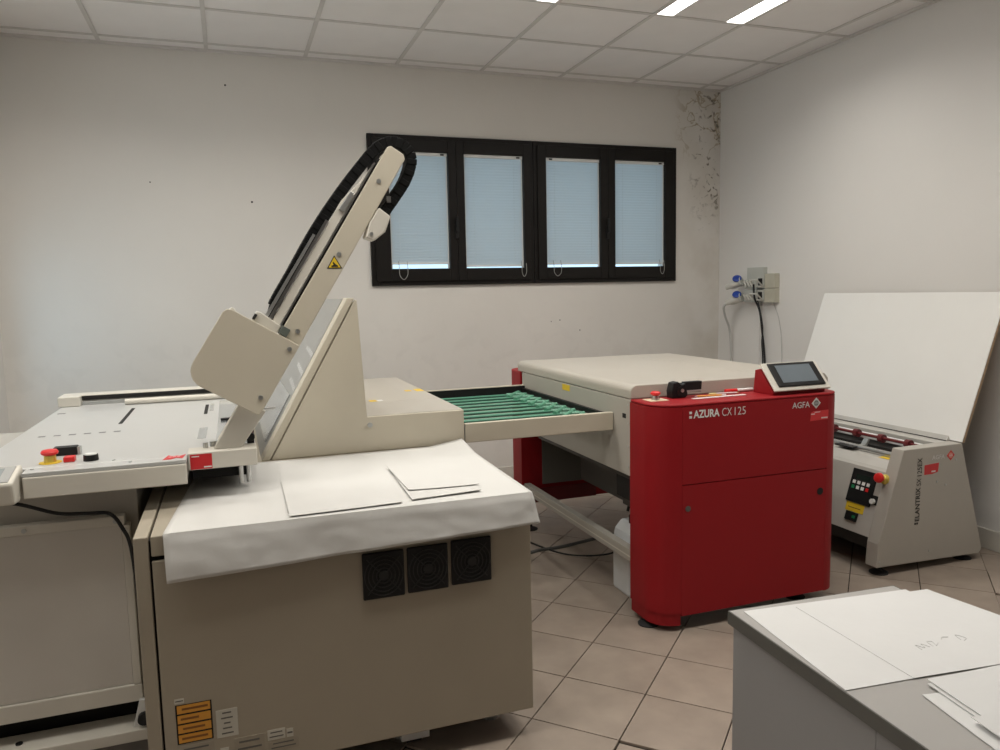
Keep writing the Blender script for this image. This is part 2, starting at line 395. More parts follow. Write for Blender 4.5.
for k in range(4):
    p0, p1 = panes[k]; s0, s1 = sx[k]
    m_ = MB(); ring(m_, s0, s1, WZ0+.028, WZ1-.028, FY0, FY0+.06, p0-s0, s1-p1, PZ0-WZ0-.028, WZ1-.028-PZ1)
    sash = obj('sash', m_, FRAME, win, .003)
    box('pane', (p0-.005, p1+.005, FY0+.048, FY0+.054, PZ0-.005, PZ1+.005), GLASS, sash)
    if k in (0, 2):
        hx = s1-.012
        m_ = MB(); m_.box(hx-.008, hx+.016, FY0-.014, FY0, 1.80, 1.90); m_.box(hx-.005, hx+.013, FY0-.034, FY0-.02, 1.845, 1.95); m_.cyl((hx+.004, FY0-.03, 1.85), (hx+.004, FY0, 1.85), .008, 10)
        obj('handle', m_, BLACK, sash, .002)
    # blind hung just in front of the pane inside the sash
    which = ['white slatted blind partly hidden by the tall loading arm', 'white slatted blind in the sash beside the arm-covered one',
             'white slatted blind in the window sash second from the stained corner', 'white slatted blind in the sash nearest the stained corner'][k]
    bl = thing('venetian_blind', which, 'blind', ((p0+p1)/2, FY0+.03, PZ0), 'window blinds')
    gap = (.030, .010, .020, .018)[k]
    box('head_rail', (p0+.002, p1-.002, FY0+.018, FY0+.044, PZ1-.024, PZ1-.001), PLASTICW, bl, .002)
    ez = p1-.05 if k != 2 else p0+.03
    box('cord_lock', (ez, ez+.025, FY0+.014, FY0+.018, PZ1-.018, PZ1-.008), BLACK, bl)
    zt, zb = PZ1-.032, PZ0+gap+.020
    N = 38; first = None
    for q in range(N):
        z = zb+(zt-zb)*q/(N-1)
        if first is None:
            m_ = MB(); th = R(66); w = .0125
            pts = []
            for u in (-1, 0, 1):
                pts.append((math.cos(th)*w*u - (0.0012 if u == 0 else 0)*math.sin(th), math.sin(th)*w*u + (0.0012 if u == 0 else 0)*math.cos(th)))
            poly = [(FY0+.031+a, z+b) for a, b in pts]+[(FY0+.0314+a, z+b) for a, b in reversed(pts)]
            m_.prism(poly, 'x', p0+.010, p1-.010)
            first = obj('slat', m_, SLAT, bl); f0 = z; fl = wloc(first)
        else:
            child_copy(first, fl+Vector((0, 0, z-f0)), bl)
    box('bottom_rail', (p0+.008, p1-.008, FY0+.022, FY0+.042, PZ0+gap, PZ0+gap+.012), PLASTICW, bl, .002)
    for fx in (.16, .84):
        xx = p0+(p1-p0)*fx
        obj('ladder_cord', MB().tube([(xx, FY0+.017, zt), (xx, FY0+.017, zb)], .0008, 5), PLASTICW, bl)
    for gx_ in (p0+.003, p1-.011): box('guide_channel', (gx_, gx_+.008, FY0+.024, FY0+.040, PZ0+.002, PZ1-.026), PLASTICW, bl)
    lx = (p0+.08, p1-.01, p0+.08, p1-.03)[k]; lw = (.030, .018, .030, .018)[k]; ld = (.075, .065, .065, .060)[k]
    yc = FY0-.006
    pts = [(lx-lw, FY0+.010, PZ0+.05), (lx-lw, yc, PZ0+.008), (lx-lw*.9, yc, PZ0-ld*.6), (lx, yc, PZ0-ld), (lx+lw*.9, yc, PZ0-ld*.6), (lx+lw, yc, PZ0+.008), (lx+lw, FY0+.010, PZ0+.05)]
    obj('pull_cord', MB().tube(spline(pts, 5), .0022, 6), mat('cord_grey', (.35, .35, .33), .6), bl)

# side window in the left wall, which the photo's cool side light and reflections come from
w2 = bpy.data.objects.new('window_2', None); link(w2, Vector((XL-.1, (LY0+LY1)/2, LZ0)), None); struct(w2)
m_ = MB(); ym = (LY0+LY1)/2
for a, b in ((LY0, ym), (ym, LY1)):
    m_.box(XL-.14, XL-.08, a, a+.05, LZ0, LZ1); m_.box(XL-.14, XL-.08, b-.05, b, LZ0, LZ1)
    m_.box(XL-.14, XL-.08, a+.05, b-.05, LZ0, LZ0+.05); m_.box(XL-.14, XL-.08, a+.05, b-.05, LZ1-.05, LZ1)
    box('pane', (XL-.113, XL-.107, a+.045, b-.045, LZ0+.045, LZ1-.045), GLASS, w2)
obj('window_frame', m_, FRAME, w2)
dl_ = bpy.data.lights.new('side_daylight', 'AREA'); dl_.shape = 'RECTANGLE'; dl_.size = LZ1-LZ0; dl_.size_y = LY1-LY0
dl_.energy = DAY_W; dl_.color = (0.55, 0.78, 1.0)
dlo = bpy.data.objects.new('side_daylight', dl_); link(dlo, Vector((XL-.26, (LY0+LY1)/2, (LZ0+LZ1)/2)), None)
dlo.rotation_euler = (0, R(-90), 0)

# ================================================================== PLATESETTER (beige machine with the draped paper)
ps = thing('platesetter', 'large beige printing plate machine with black fan covers and sloped tower', 'machine', (.29, 3.2, 0))
X0, X1, Y0, Y1 = -.272, .842, 2.14, 4.32
box('inner_body', (X0+.012, X1-.012, Y0+.014, Y1-.01, .11, .785), DARK, ps)
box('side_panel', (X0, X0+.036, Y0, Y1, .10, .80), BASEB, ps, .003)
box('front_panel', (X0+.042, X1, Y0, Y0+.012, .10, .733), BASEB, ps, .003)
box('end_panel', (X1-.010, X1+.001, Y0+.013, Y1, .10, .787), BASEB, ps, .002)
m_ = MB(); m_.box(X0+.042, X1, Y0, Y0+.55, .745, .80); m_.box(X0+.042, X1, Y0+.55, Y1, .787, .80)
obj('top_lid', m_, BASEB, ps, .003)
for fx in (-.15, .45, .75):
    m_ = MB(); m_.cyl((fx, 2.30, 0), (fx, 2.30, .018), .032, 16); m_.cyl((fx, 2.30, .018), (fx, 2.30, .11), .010, 10); obj('foot', m_, STEELD, ps)
    m_ = MB(); m_.cyl((fx, 4.1, 0), (fx, 4.1, .018), .032, 16); m_.cyl((fx, 4.1, .018), (fx, 4.1, .11), .010, 10); obj('foot', m_, STEELD, ps)
m_ = MB(); m_.box(.43, .52, 2.22, 2.235, .03, .105); m_.box(.43, .44, 2.235, 2.30, .03, .105); m_.box(.51, .52, 2.235, 2.30, .03, .105); obj('caster_bracket', m_, PLASTICW, ps, .002)
obj('caster_wheel', MB().cyl((.452, 2.265, .035), (.498, 2.265, .035), .033, 18), RUBBER, ps)
# fans
for fx0, fx1, fz0, fz1 in ((.318, .440, .540, .679), (.449, .573, .542, .680), (.583, .709, .546, .684)):
    cx, cz = (fx0+fx1)/2, (fz0+fz1)/2; hw, hh = (fx1-fx0)/2, (fz1-fz0)/2
    m_ = MB(); m_.box(fx0, fx1, Y0-.010, Y0, fz0, fz1)
    fc = obj('fan_cover', m_, BLACK, ps, .004)
    m_ = MB()
    for rr in (.022, .034, .046, .057):
        n = 24; pts = [(cx+rr*math.cos(2*math.pi*i/n)*hw/.062, Y0-.0115, cz+rr*math.sin(2*math.pi*i/n)*hh/.067) for i in range(n+1)]
        m_.tube(pts, .0016, 5)
    for a in (45, 135, 225, 315):
        m_.tube([(cx+.012*math.cos(R(a)), Y0-.0115, cz+.012*math.sin(R(a))), (cx+.068*math.cos(R(a)), Y0-.0115, cz+.074*math.sin(R(a)))], .0018, 5)
    obj('finger_guard', m_, mat('guard_black', (.013, .013, .013), .5), fc)
    obj('hub', MB().cyl((cx, Y0-.014, cz), (cx, Y0-.009, cz), .014, 16), mat('guard_black', (.013, .013, .013), .5), fc)
# labels on the front
def label_rows(root, x0, z0, w, h, n, base, ink, yy, frame=None, fill=.8):
    s = flat('label_sticker', (x0, yy, z0), (1,0,0), (0,0,1), w, h, frame or base, root, .0008)
    if frame:
        for k in range(n):
            hz = h/n
            q = flat('label_row', (x0+.004, yy-.0008, z0+k*hz+.003), (1,0,0), (0,0,1), w-.008, hz-.005, base, s, .0004)
            flat('print_line', (x0+.012+.004*(k % 2), yy-.0012, z0+k*hz+hz*.42), (1,0,0), (0,0,1), w*.72-.01*(k % 3), hz*.22, mat('brown_print', (.25, .10, .02), .6), s, .0003)
    else:
        for k in range(n):
            ww = w*(fill-.12*(k % 3)); flat('print_line', (x0+(w-ww)/2, yy-.0008, z0+h*(k+.6)/(n+.4)), (1,0,0), (0,0,1), ww, h*.28/(n+.4), ink, s, .0003)
    return s
lab(label_rows(ps, -.199, .213, .092, .112, 4, ORANGE, INK, Y0, DARK), 'orange warning label with black frame')
LBL = mat('pale_label', (.58, .56, .49), .6); INKG = mat('grey_print', (.13, .125, .11), .6); LBLB = mat('beige_label', (.36, .32, .25), .6)
lab(label_rows(ps, -.098, .209, .056, .080, 5, LBL, INKG, Y0, fill=.55), 'pale label with small print')
label_rows(ps, -.200, .329, .024, .014, 1, LBL, INKG, Y0)
label_rows(ps, -.200, .165, .094, .042, 2, LBLB, INKG, Y0)
label_rows(ps, -.092, .150, .022, .028, 1, LBL, INKG, Y0)
label_rows(ps, -.055, .150, .080, .048, 2, LBLB, INKG, Y0)
label_rows(ps, .034, .172, .048, .030, 2, LBL, INKG, Y0)
label_rows(ps, .086, .172, .018, .024, 1, LBL, INKG, Y0)
label_rows(ps, .034, .138, .084, .030, 2, LBLB, INKG, Y0)
# tower and rear housing
TY0, TY1 = 2.975, 4.33
sl0, sl1 = (.082, .80), (.428, 1.408)
box('housing_core', (.50, .85, TY0+.02, TY1-.01, .802, .925), DARK, ps)
obj('tower_body', MB().prism([(.115, .802), (.435, 1.395), (.452, 1.395), (.478, .802)], 'y', TY0+.02, TY1), BEIGE, ps)
dvx, dvz = sl1[0]-sl0[0], sl1[1]-sl0[1]; dl = math.hypot(dvx, dvz); dvx /= dl; dvz /= dl
obj('sloped_edge', MB().prism([sl0, sl1, (sl1[0]+.028, sl1[1]), (sl0[0]+.030, sl0[1])], 'y', TY0, TY0+.10), BEIGE, ps, .003)
obj('sloped_plate', MB().prism([sl0, (sl1[0]-.004, sl1[1]-.004), (sl1[0]+.020, sl1[1]-.006), (sl0[0]+.030, sl0[1])], 'y', TY0+.102, TY1), SLOPE, ps)
obj('tower_front', MB().prism([(.118, .801), (.459, 1.402), (.466, 1.398), (.4875, .94), (.885, .94), (.885, .801)], 'y', TY0, TY0+.018), BEIGE, ps, .003)
hs = obj('housing_top', MB().prism([(.486, .93), (.486, .942), (.885, .942), (.885, .80), (.868, .80), (.868, .93)], 'y', TY0+.0185, 3.36), CREAM, ps, .002)
obj('housing_top', MB().prism([(.486, .93), (.486, .942), (.885, .942), (.885, .80), (.868, .80), (.868, .93)], 'y', 3.363, TY1), CREAM, ps, .002)
for a, b, w, h in ((.570, 3.38, .035, .05), (.795, 3.66, .030, .05), (.845, 3.64, .038, .09)):
    flat('yellow_label', (a, b, .942), (1,0,0), (0,1,0), w, h, YELLOW, ps, .0008)
flat('white_label', (.60, 3.385, .942), (1,0,0), (0,1,0), .03, .04, WHITE, ps, .0008)
m_ = MB(); m_.cyl((.497, TY0-.006, .908), (.497, TY0, .908), .010, 12); obj('screw_cap', m_, STEELD, ps)
# slots in the sloped plate and lower inset
m_ = MB()
ny, nn_ = (-dvz, dvx)
for row in (.62, .50, .40, .30):
    for k in range(9):
        y = TY0+.13+.035*k; s = row*dl+.002*k
        px, pz = sl0[0]+dvx*s, sl0[1]+dvz*s
        m_.add([(px+ny*.001, y, pz+nn_*.001), (px+ny*.001, y+.014, pz+nn_*.001), (px+dvx*.018+ny*.001, y+.014, pz+dvz*.018+nn_*.001), (px+dvx*.018+ny*.001, y, pz+dvz*.018+nn_*.001)], [(0, 1, 2, 3)])
o = obj('slot_rows', m_, WHITE, ps); o['kind'] = 'stuff'
P_ = lambda s, off: (sl0[0]+dvx*s+ny*off, sl0[1]+dvz*s+nn_*off)
obj('entry_plate', MB().prism([P_(.05, .001), P_(.26, .001), P_(.26, .006), P_(.05, .006)], 'y', TY0+.16, TY1-.05), POL, ps, .001)

# paper draped over the machine
NXp, NY1, NY2 = 64, 26, 12
vs_ = []; fs_ = []
for i in range(NXp+1):
    u = i/NXp
    xf = -.199+u*(.848+.199); xb = -.135+u*(.868+.135)
    yb_ = 2.93+.03*u if u > .2 else 2.93
    zf = .676+.034*u
    for j in range(NY1+NY2+1):
        if j <= NY1:
            v = j/NY1; y = yb_+(2.137-yb_)*v; x = xb+(xf-xb)*v; z = .8035
            z += .0007*math.sin(9*x+5*y)+.0005*math.sin(23*x-11*y)
            z += .0015*max(0, math.sin(3.1*x+1.0))*(1-v)
            if v < .25 and u > .86: z += .022*(u-.86)/.14*(1-v/.25)
            if j >= NY1-1: z = .8045
        else:
            v = (j-NY1)/NY2; x = xf+.012*v*(1 if u > .5 else .0)+.004*v; z = .8045+(zf-.8045)*v
            y = 2.137-.004-.016*v-.006*(math.sin(9*x+2)*.5+.5)*v-(.006*mnoise.noise(Vector((x*7, z*9, 1.7)))+.003*mnoise.noise(Vector((x*19+5, z*30, 4.1))))*min(1, v*2.5)
            if v < .12: y = 2.137-.003
        vs_.append((x, y, max(z, .8025) if j <= NY1 else z))
M = NY1+NY2+1
for i in range(NXp):
    for j in range(M-1): fs_.append((i*M+j, (i+1)*M+j, (i+1)*M+j+1, i*M+j+1))
m_ = MB(); m_.add(vs_, fs_)
dp = obj('wrapping_paper', m_, PAPER, None, smooth=True)
so = dp.modifiers.new('thick', 'SOLIDIFY'); so.thickness = .0006; so.offset = 0
tag(dp, 'wide white wrapping paper draped over the top of the beige machine', 'paper')
def sheet(name, pts, z, label, group, m=CARD, t=.0012, bow=.0015):
    """paper sheet from four ground-plan corners, subdivided with a slight bow"""
    n = 8; vs_ = []; fs_ = []
    P4 = [Vector((a, b)) for a, b in pts]
    for i in range(n+1):
        for j in range(n+1):
            u, v = i/n, j/n
            p = (P4[0]*(1-u)+P4[1]*u)*(1-v)+(P4[3]*(1-u)+P4[2]*u)*v
            vs_.append((p.x, p.y, z+t/2+bow*(abs(u-.5)**2+abs(v-.5)**2)*2))
    for i in range(n):
        for j in range(n): fs_.append((i*(n+1)+j, (i+1)*(n+1)+j, (i+1)*(n+1)+j+1, i*(n+1)+j+1))
    mm = MB(); mm.add(vs_, fs_); o = obj(name, mm, m, None)
    s_ = o.modifiers.new('thick', 'SOLIDIFY'); s_.thickness = t; s_.offset = 0
    return tag(o, label, 'paper', group)
PG = 'loose sheets on the wrapping paper'
sheet('paper_sheet', [(.129, 2.576), (.485, 2.572), (.448, 2.165), (.126, 2.150)], .8085, 'single large white sheet lying flat on the wrapping paper', PG, m=PAPER)
sheet('paper_sheet', [(.496, 2.59), (.735, 2.56), (.705, 2.205), (.481, 2.18)], .8085, 'lower of two small overlapping sheets on the wrapping paper', PG, m=PAPER)
sheet('paper_sheet', [(.493, 2.629), (.736, 2.603), (.715, 2.257), (.493, 2.277)], .8115, 'upper of two small overlapping sheets on the wrapping paper', PG, m=PAPER, bow=.003)

# ================================================================== PLATE LOADER (table + swing arm)
pl = thing('plate_loader', 'white plate loading table with inclined beige arm and control buttons', 'machine', (-.35, 3.1, 0))
TZ = .945
box('table_top', (-.735, .055, 2.47, 3.98, TZ-.020, TZ), TABLEW, pl, .003)
box('table_top', (-.572, -.146, 2.405, 2.4695, TZ-.012, TZ), TABLEW, pl, .002)
box('front_apron', (-.570, -.146, 2.400, 2.42, .872, TZ-.0125), BEIGE_L, pl, .003)
box('front_apron', (-.145, .056, 2.455, 2.475, .900, TZ+.008), BEIGE_L, pl, .003)
box('apron_lip', (-.145, .056, 2.475, 2.545, TZ+.0005, TZ+.008), BEIGE_L, pl, .002)
box('under_frame', (-.70, -.15, 2.50, 3.9, .87, TZ-.021), GREYP, pl)
# rear rail
rr = box('rear_rail', (-.748, .04, 3.90, 4.00, TZ-.02, .990), BEIGE_L, pl, .004)
box('rail_end_block', (-.748, -.66, 3.84, 3.8995, TZ+.0005, .990), BEIGE_L, pl, .004)
box('rail_slot', (-.659, .04, 3.894, 3.8995, .966, .986), DARK, pl)
box('rail_track', (-.659, .04, 3.880, 3.8995, TZ+.0005, .962), STEELD, pl, .001)
m_ = MB(); m_.tube([(-.47, 3.80, .959), (.03, 3.80, .959)], .0135, 12); obj('guide_bar', m_, BEIGE_L, pl, smooth=True)
for (a, b, c, d) in ((-.428, -.414, 3.22, 3.66), (-.124, -.110, 3.33, 3.62)):
    box('table_slot', (a, b, c, d, TZ+.0004, TZ+.0010), DARK, pl)
for k in range(6): box('table_slit', (-.66+.048*k, -.66+.048*k+.022, 3.030, 3.048, TZ+.0004, TZ+.0010), mat('slit_grey', (.22, .22, .22), .6), pl)
flat('table_slit', (-.71, 3.62, TZ+.0004), (1,0,0), (0,1,0), .03, .02, mat('slit_grey', (.22, .22, .22), .6), pl, .0005)
box('glossy_plate', (-.066, .045, 2.62, 3.72, TZ+.0003, TZ+.0022), POL, pl)
box('plate_stop', (-.056, .020, 3.10, 3.125, TZ+.0024, TZ+.010), BLACK, pl)
for a, b, a2, b2 in ((2.75, 2.97, -.128, -.100), (3.42, 3.64, -.104, -.088)): box('glossy_plate', (a2, b2, a, b, TZ+.0003, TZ+.0015), POL, pl)
# controls on the table
es = obj('emergency_stop', MB().lathe((-.525, 2.535, TZ), (0,0,1), [(0, .030), (.002, .030)], 24), YELLOW, pl)
obj('collar', MB().lathe((-.525, 2.535, TZ+.002), (0,0,1), [(0, .017), (.020, .016)], 20), BRASS, es)
obj('red_button', MB().lathe((-.525, 2.535, TZ+.022), (0,0,1), [(0, .012), (.004, .022), (.010, .024), (.016, .020), (.018, .010)], 20), REDB, es, smooth=True)
box('push_button', (-.488, -.458, 2.515, 2.545, TZ, TZ+.016), REDB, pl, .003)
m_ = MB(); m_.lathe((-.415, 2.52, TZ), (0,0,1), [(0, .021), (.018, .020)], 24); kb = obj('push_button', m_, BLACK, pl, .001)
obj('button_cap', MB().lathe((-.415, 2.52, TZ+.018), (0,0,1), [(0, .017), (.003, .016)], 24), PLASTICW, kb)
cb = box('counter_box', (-.535, -.470, 2.63, 2.665, TZ, TZ+.026), BLACK, pl, .002)
box('counter_end', (-.469, -.462, 2.632, 2.663, TZ+.002, TZ+.024), STEELD, pl)
for a, b in ((-.59, 2.47), (-.35, 2.49), (-.30, 2.44), (-.555, 2.45)): obj('table_screw', MB().cyl((a, b, TZ), (a, b, TZ+.002), .005, 8), STEELD, pl)
# operator display at the left end
od = obj('display_housing', MB().prism([(2.335, .925), (2.335, .935), (2.455, .962), (2.455, .90), (2.40, .868), (2.345, .872)], 'x', -.86, -.578), BEIGE_L, pl, .006)
sd = Vector((0, .12, .027)).normalized()
flat('screen_bezel', (-.84, 2.342, .9366), (1,0,0), sd, .250, .104, mat('bezel_grey', (.34, .34, .33), .5), od, .002)
flat('screen', (-.83, 2.352, .9409), (1,0,0), sd, .215, .080, SCREENL, od, .0006)
# stickers
s1 = flat('red_sticker', (-.138, 2.4548, .902), (1,0,0), (0,0,1), .062, .046, REDST, pl, .0006)
flat('sticker_print', (-.134, 2.4541, .940), (1,0,0), (0,0,1), .022, .003, WHITE, s1, .0003)
flat('sticker_print', (-.100, 2.4541, .906), (1,0,0), (0,0,1), .022, .004, WHITE, s1, .0003)
m_ = MB(); 
zz = [(-.212, 2.425), (-.200, 2.49), (-.188, 2.47), (-.176, 2.475), (-.165, 2.47), (-.150, 2.49), (-.158, 2.43), (-.175, 2.445), (-.19, 2.425)]
m_.prism(zz, 'z', TZ+.0003, TZ+.001); s2 = obj('red_sticker', m_, REDST, pl)
for k in range(3): flat('sticker_print', (-.197+.012*k, 2.455, TZ+.0011), (1,.2,0), (-.2,1,0), .008, .006, PINK, s2, .0003)
# lower cabinet
cab = box('lower_cabinet', (-1.08, -.300, 2.535, 3.7, .182, .868), GREYP, pl, .003)
cv = mat('cabinet_cover_grey', (.62, .59, .54), .5, var=.02)
cp_ = box('cover_panel', (-1.06, -.345, 2.505, 2.5345, .236, .742), cv, pl, .002)
box('cover_flange', (-1.07, -.335, 2.497, 2.5345, .743, .772), BEIGE_L, pl, .003)
box('cover_flange', (-1.07, -.320, 2.497, 2.5345, .180, .235), BEIGE_L, pl, .003)
box('cover_flange', (-.344, -.322, 2.497, 2.5345, .2355, .7425), BEIGE_L, pl, .002)
for a in (-.36, -.60): obj('cover_screw', MB().cyl((a, 2.4945, .757), (a, 2.4975, .757), .007, 10), STEELD, pl)
box('base_recess', (-1.05, -.33, 2.60, 3.6, .06, .181), DARK, pl)
fr = box('floor_rail', (-1.15, -.285, 2.46, 2.57, .070, .106), BEIGE_L, pl, .003)
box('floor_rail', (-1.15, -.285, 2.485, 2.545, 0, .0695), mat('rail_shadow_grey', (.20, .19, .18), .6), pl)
flat('rail_slot', (-.345, 2.515, .1062), (1,0,0), (0,1,0), .07, .010, DARK, fr, .0004)
obj('rail_bolt', MB().cyl((-.665, 2.51, .106), (-.665, 2.51, .110), .010, 10), BLACK, fr)
m_ = MB(); m_.prism([(-.352, .1065), (-.296, .1065), (-.306, .19), (-.330, .19)], 'y', 2.48, 2.495); obj('caster_bracket', m_, PLASTICW, pl, .002)
obj('caster_wheel', MB().cyl((-.318, 2.462, .134), (-.318, 2.4795, .134), .019, 16), RUBBER, pl)
for a in (-.64,): obj('foot', MB().cyl((a, 2.62, 0), (a, 2.62, .06), .03, 14), RUBBER, pl)
for a, c in ((.006, 2.575), (.030, 2.585)): obj('support_post', MB().cyl((a, c, .82), (a, c, TZ-.02), .008, 10), STEEL, pl)
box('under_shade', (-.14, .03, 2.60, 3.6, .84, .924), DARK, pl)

# --- the swing arm
O = Vector((.202, 1.395)); D = Vector((.526, .850)).normalized(); Nn = Vector((D.y, -D.x))
def A(s, t): p = O+D*s+Nn*t; return (p.x, p.y)
AY = 2.50
arm = obj('loading_arm', MB().prism([A(-.52, .0), A(.585, .0), A(.595, .008), A(.595, .056), A(.583, .068), A(-.50, .074)], 'y', AY, AY+.012), BEIGE, pl, .003)
obj('arm_core', MB().prism([A(-.50, .004), A(.575, .004), A(.575, .060), A(-.50, .064)], 'y', AY+.0125, AY+.11), BEIGE, arm)
obj('arm_slot', MB().prism([A(-.10, -.006), A(.54, -.006), A(.54, .003), A(-.10, .003)], 'y', AY+.010, AY+.10), DARK, arm)
obj('slot_rail', MB().prism([A(-.10, -.011), A(.52, -.011), A(.52, -.0065), A(-.10, -.0065)], 'y', AY+.006, AY+.05), STEEL, arm)
obj('rear_plate', MB().prism([A(-.10, -.040), A(.36, -.040), A(.44, -.020), A(.50, -.012), A(-.10, -.012)], 'y', AY+.012, AY+.03), BEIGE_L, arm, .002)
obj('side_rail', MB().prism([A(-.10, -.052), A(.28, -.052), A(.28, -.042), A(-.10, -.042)], 'y', AY+.008, AY+.0165), STEEL, arm)
obj('side_rail', MB().prism([A(-.10, -.066), A(.22, -.064), A(.22, -.055), A(-.10, -.055)], 'y', AY+.010, AY+.0165), STEELD, arm)
obj('rail_bracket', MB().prism([A(.33, -.034), A(.40, -.030), A(.40, -.016), A(.33, -.014)], 'y', AY+.004, AY+.012), STEELD, arm, .002)
obj('foot_plate', MB().prism([(-.070, TZ+.008), (.018, 1.10), (.090, 1.06), (.012, TZ+.008)], 'y', AY-.012, AY-.0005), BEIGE_L, arm, .002)
obj('foot_plate', MB().prism([(-.064, TZ+.008), (.0, 1.05), (.06, 1.04), (.004, TZ+.008)], 'y', AY+.013, AY+.06), BEIGE_L, arm, .002)
# screws
for s, t in ((.475, .030), (.205, .036), (-.075, .044)):
    a = A(s, t); obj('arm_screw', MB().cyl((a[0], AY-.004, a[1]), (a[0], AY, a[1]), .0075, 10), STEELD, arm)
# warning triangle
c = Vector((.325, 1.520)); h = .024
def tri(k): return [(c.x-h*k, c.y-h*.62*k), (c.x+h*k, c.y-h*.62*k), (c.x, c.y+h*1.12*k)]
wt = obj('warning_triangle', MB().prism(tri(1), 'y', AY-.001, AY), INK, arm)
obj('triangle_face', MB().prism(tri(.80), 'y', AY-.0014, AY-.001), YELLOW, arm)
obj('triangle_symbol', MB().prism([(c.x-.010, c.y-.010), (c.x+.011, c.y-.010), (c.x+.011, c.y-.006), (c.x+.003, c.y-.001), (c.x-.003, c.y+.006), (c.x-.006, c.y+.004), (c.x-.003, c.y-.003), (c.x-.010, c.y-.006)], 'y', AY-.0018, AY-.0014), INK, arm)
# bracket on the right edge
obj('side_bracket', MB().prism([A(.345, .070), A(.402, .072), A(.398, .118), A(.345, .128), A(.302, .112), A(.295, .082)], 'y', AY-.006, AY+.06), BEIGE_L, arm, .004)
a = A(.315, .092); obj('bracket_screw', MB().cyl((a[0], AY-.010, a[1]), (a[0], AY-.006, a[1]), .006, 10), STEELD, arm)
# energy chain: a swept row of links
pts = spline([(.128, 1.345), (.134, 1.392), (.192, 1.490), (.276, 1.630), (.358, 1.747), (.432, 1.840), (.482, 1.894), (.532, 1.914), (.578, 1.896), (.594, 1.856), (.574, 1.795), (.536, 1.738), (.497, 1.686)], 9)
wch = [.030]*8
m_ = MB(); L = [Vector((p[0], p[1])) for p in [(q.x, q.y) for q in [Vector((v[0], v[1], 0)) for v in pts]]]
acc = 0; step = .0185; samples = [(L[0], (L[1]-L[0]).normalized())]
for a, b in zip(L[:-1], L[1:]):
    seg_ = (b-a).length
    while acc+seg_ >= step:
        t_ = (step-acc)/seg_; a = a+(b-a)*t_; samples.append((a, (b-a).normalized() if (b-a).length > 1e-6 else samples[-1][1])); seg_ = (b-a).length; acc = 0
    acc += seg_
for k, (p, d) in enumerate(samples):
    n = Vector((d.y, -d.x)); hw = .0175 if k > 2 else .012; hl = .0102
    q = [p-d*hl-n*hw, p+d*hl-n*hw, p+d*hl+n*hw, p-d*hl+n*hw]
    y0_ = AY+.018+(k % 2)*.0025
    m_.prism([(v.x, v.y) for v in q], 'y', y0_, AY+.085-(k % 2)*.0025)
lab(obj('cable_chain', m_, mat('chain_black', (.006, .006, .006), .7, spec=.15), arm, .003), 'black segmented cable chain looped over the arm top')
a = A(.445, .088); box('chain_clip', (a[0]-.006, a[0]+.006, AY+.008, AY+.0175, a[1]-.010, a[1]+.010), STEEL, arm)
# carriage head
HY = 2.435
k1 = HY/2.5
def H(x, z): return (x*k1, 1.42+(z-1.42)*k1)
p1, p2, p3 = Vector(H(-.010, 1.393)), Vector(H(.205, 1.262)), Vector(H(.070, 1.046)); p4 = p1+p3-p2
ex = (p2-p1).normalized(); ez = (p1-p4).normalized(); W_ = (p2-p1).length; H_ = (p1-p4).length
def K(u, v): q = p4+ex*u+ez*v; return (q.x, q.y)
poly = [K(W_-.004, 0), K(W_, .004), K(W_, H_)] + [K(.02, H_), K(.006, H_-.006), K(0, H_-.02)] + [K(.055+.055*math.cos(R(a)), .055+.055*math.sin(R(a))) for a in range(180, 271, 15)]
hd = obj('carriage_head', MB().prism(poly, 'y', HY, HY+.012), BEIGE, pl, .002)
poly2 = [K(W_-.01, .006), K(W_-.01, H_-.01), K(.025, H_-.01), K(.008, H_-.03)] + [K(.06+.050*math.cos(R(a)), .06+.050*math.sin(R(a))) for a in range(180, 271, 15)]
obj('head_body', MB().prism(poly2, 'y', HY+.0125, HY+.15), BEIGE, hd, .003)
obj('head_cover', MB().prism([K(.085, H_-.02), K(.170, H_-.02), K(.170, H_+.026), K(.098, H_+.034), K(.085, H_+.030)], 'y', HY+.04, HY+.10), BEIGE_L, hd, .003)
obj('head_cover', MB().prism([K(.008, H_-.02), K(.032, H_-.015), K(.030, H_+.004), K(.016, H_+.006)], 'y', HY+.013, HY+.10), BEIGE_L, hd, .002)
obj('cover_gap', MB().prism([K(.083, H_+.004), K(.092, H_+.004), K(.092, H_+.022), K(.083, H_+.022)], 'y', HY+.034, HY+.0399), DARK, hd)
obj('slider_block', MB().prism([K(.172, H_+.002), K(.200, H_+.002), K(.200, H_+.030), K(.172, H_+.030)], 'y', HY+.03, HY+.064), mat('green_grey_block', (.12, .14, .125), .5), hd, .002)
for u, v in ((W_-.022, H_-.024), (W_-.024, .052)):
    a = K(u, v); obj('head_screw', MB().cyl((a[0], HY-.004, a[1]), (a[0], HY, a[1]), .0075, 10), STEELD, hd)
# odds and ends at the arm foot
m_ = MB(); m_.box(.030, .052, 2.56, 2.60, TZ+.001, TZ+.07); m_.cyl((.04, 2.53, TZ+.03), (.04, 2.56, TZ+.03), .014, 12); obj('pivot_block', m_, BLACK, pl, .002)
obj('pivot_knob', MB().lathe((.036, 2.552, TZ+.045), (0,-1,0), [(0, .014), (.012, .012)], 14), REDDK, pl)
obj('pivot_rod', MB().cyl((.02, 2.70, TZ+.09), (.13, 2.74, TZ+.09), .006, 10), STEEL, pl)
for a, b in ((-.095, 2.53), (-.075, 2.545), (-.060, 2.55)): obj('hinge_bolt', MB().cyl((a, b, TZ+.008), (a, b, TZ+.024), .008, 10), STEELD, pl)

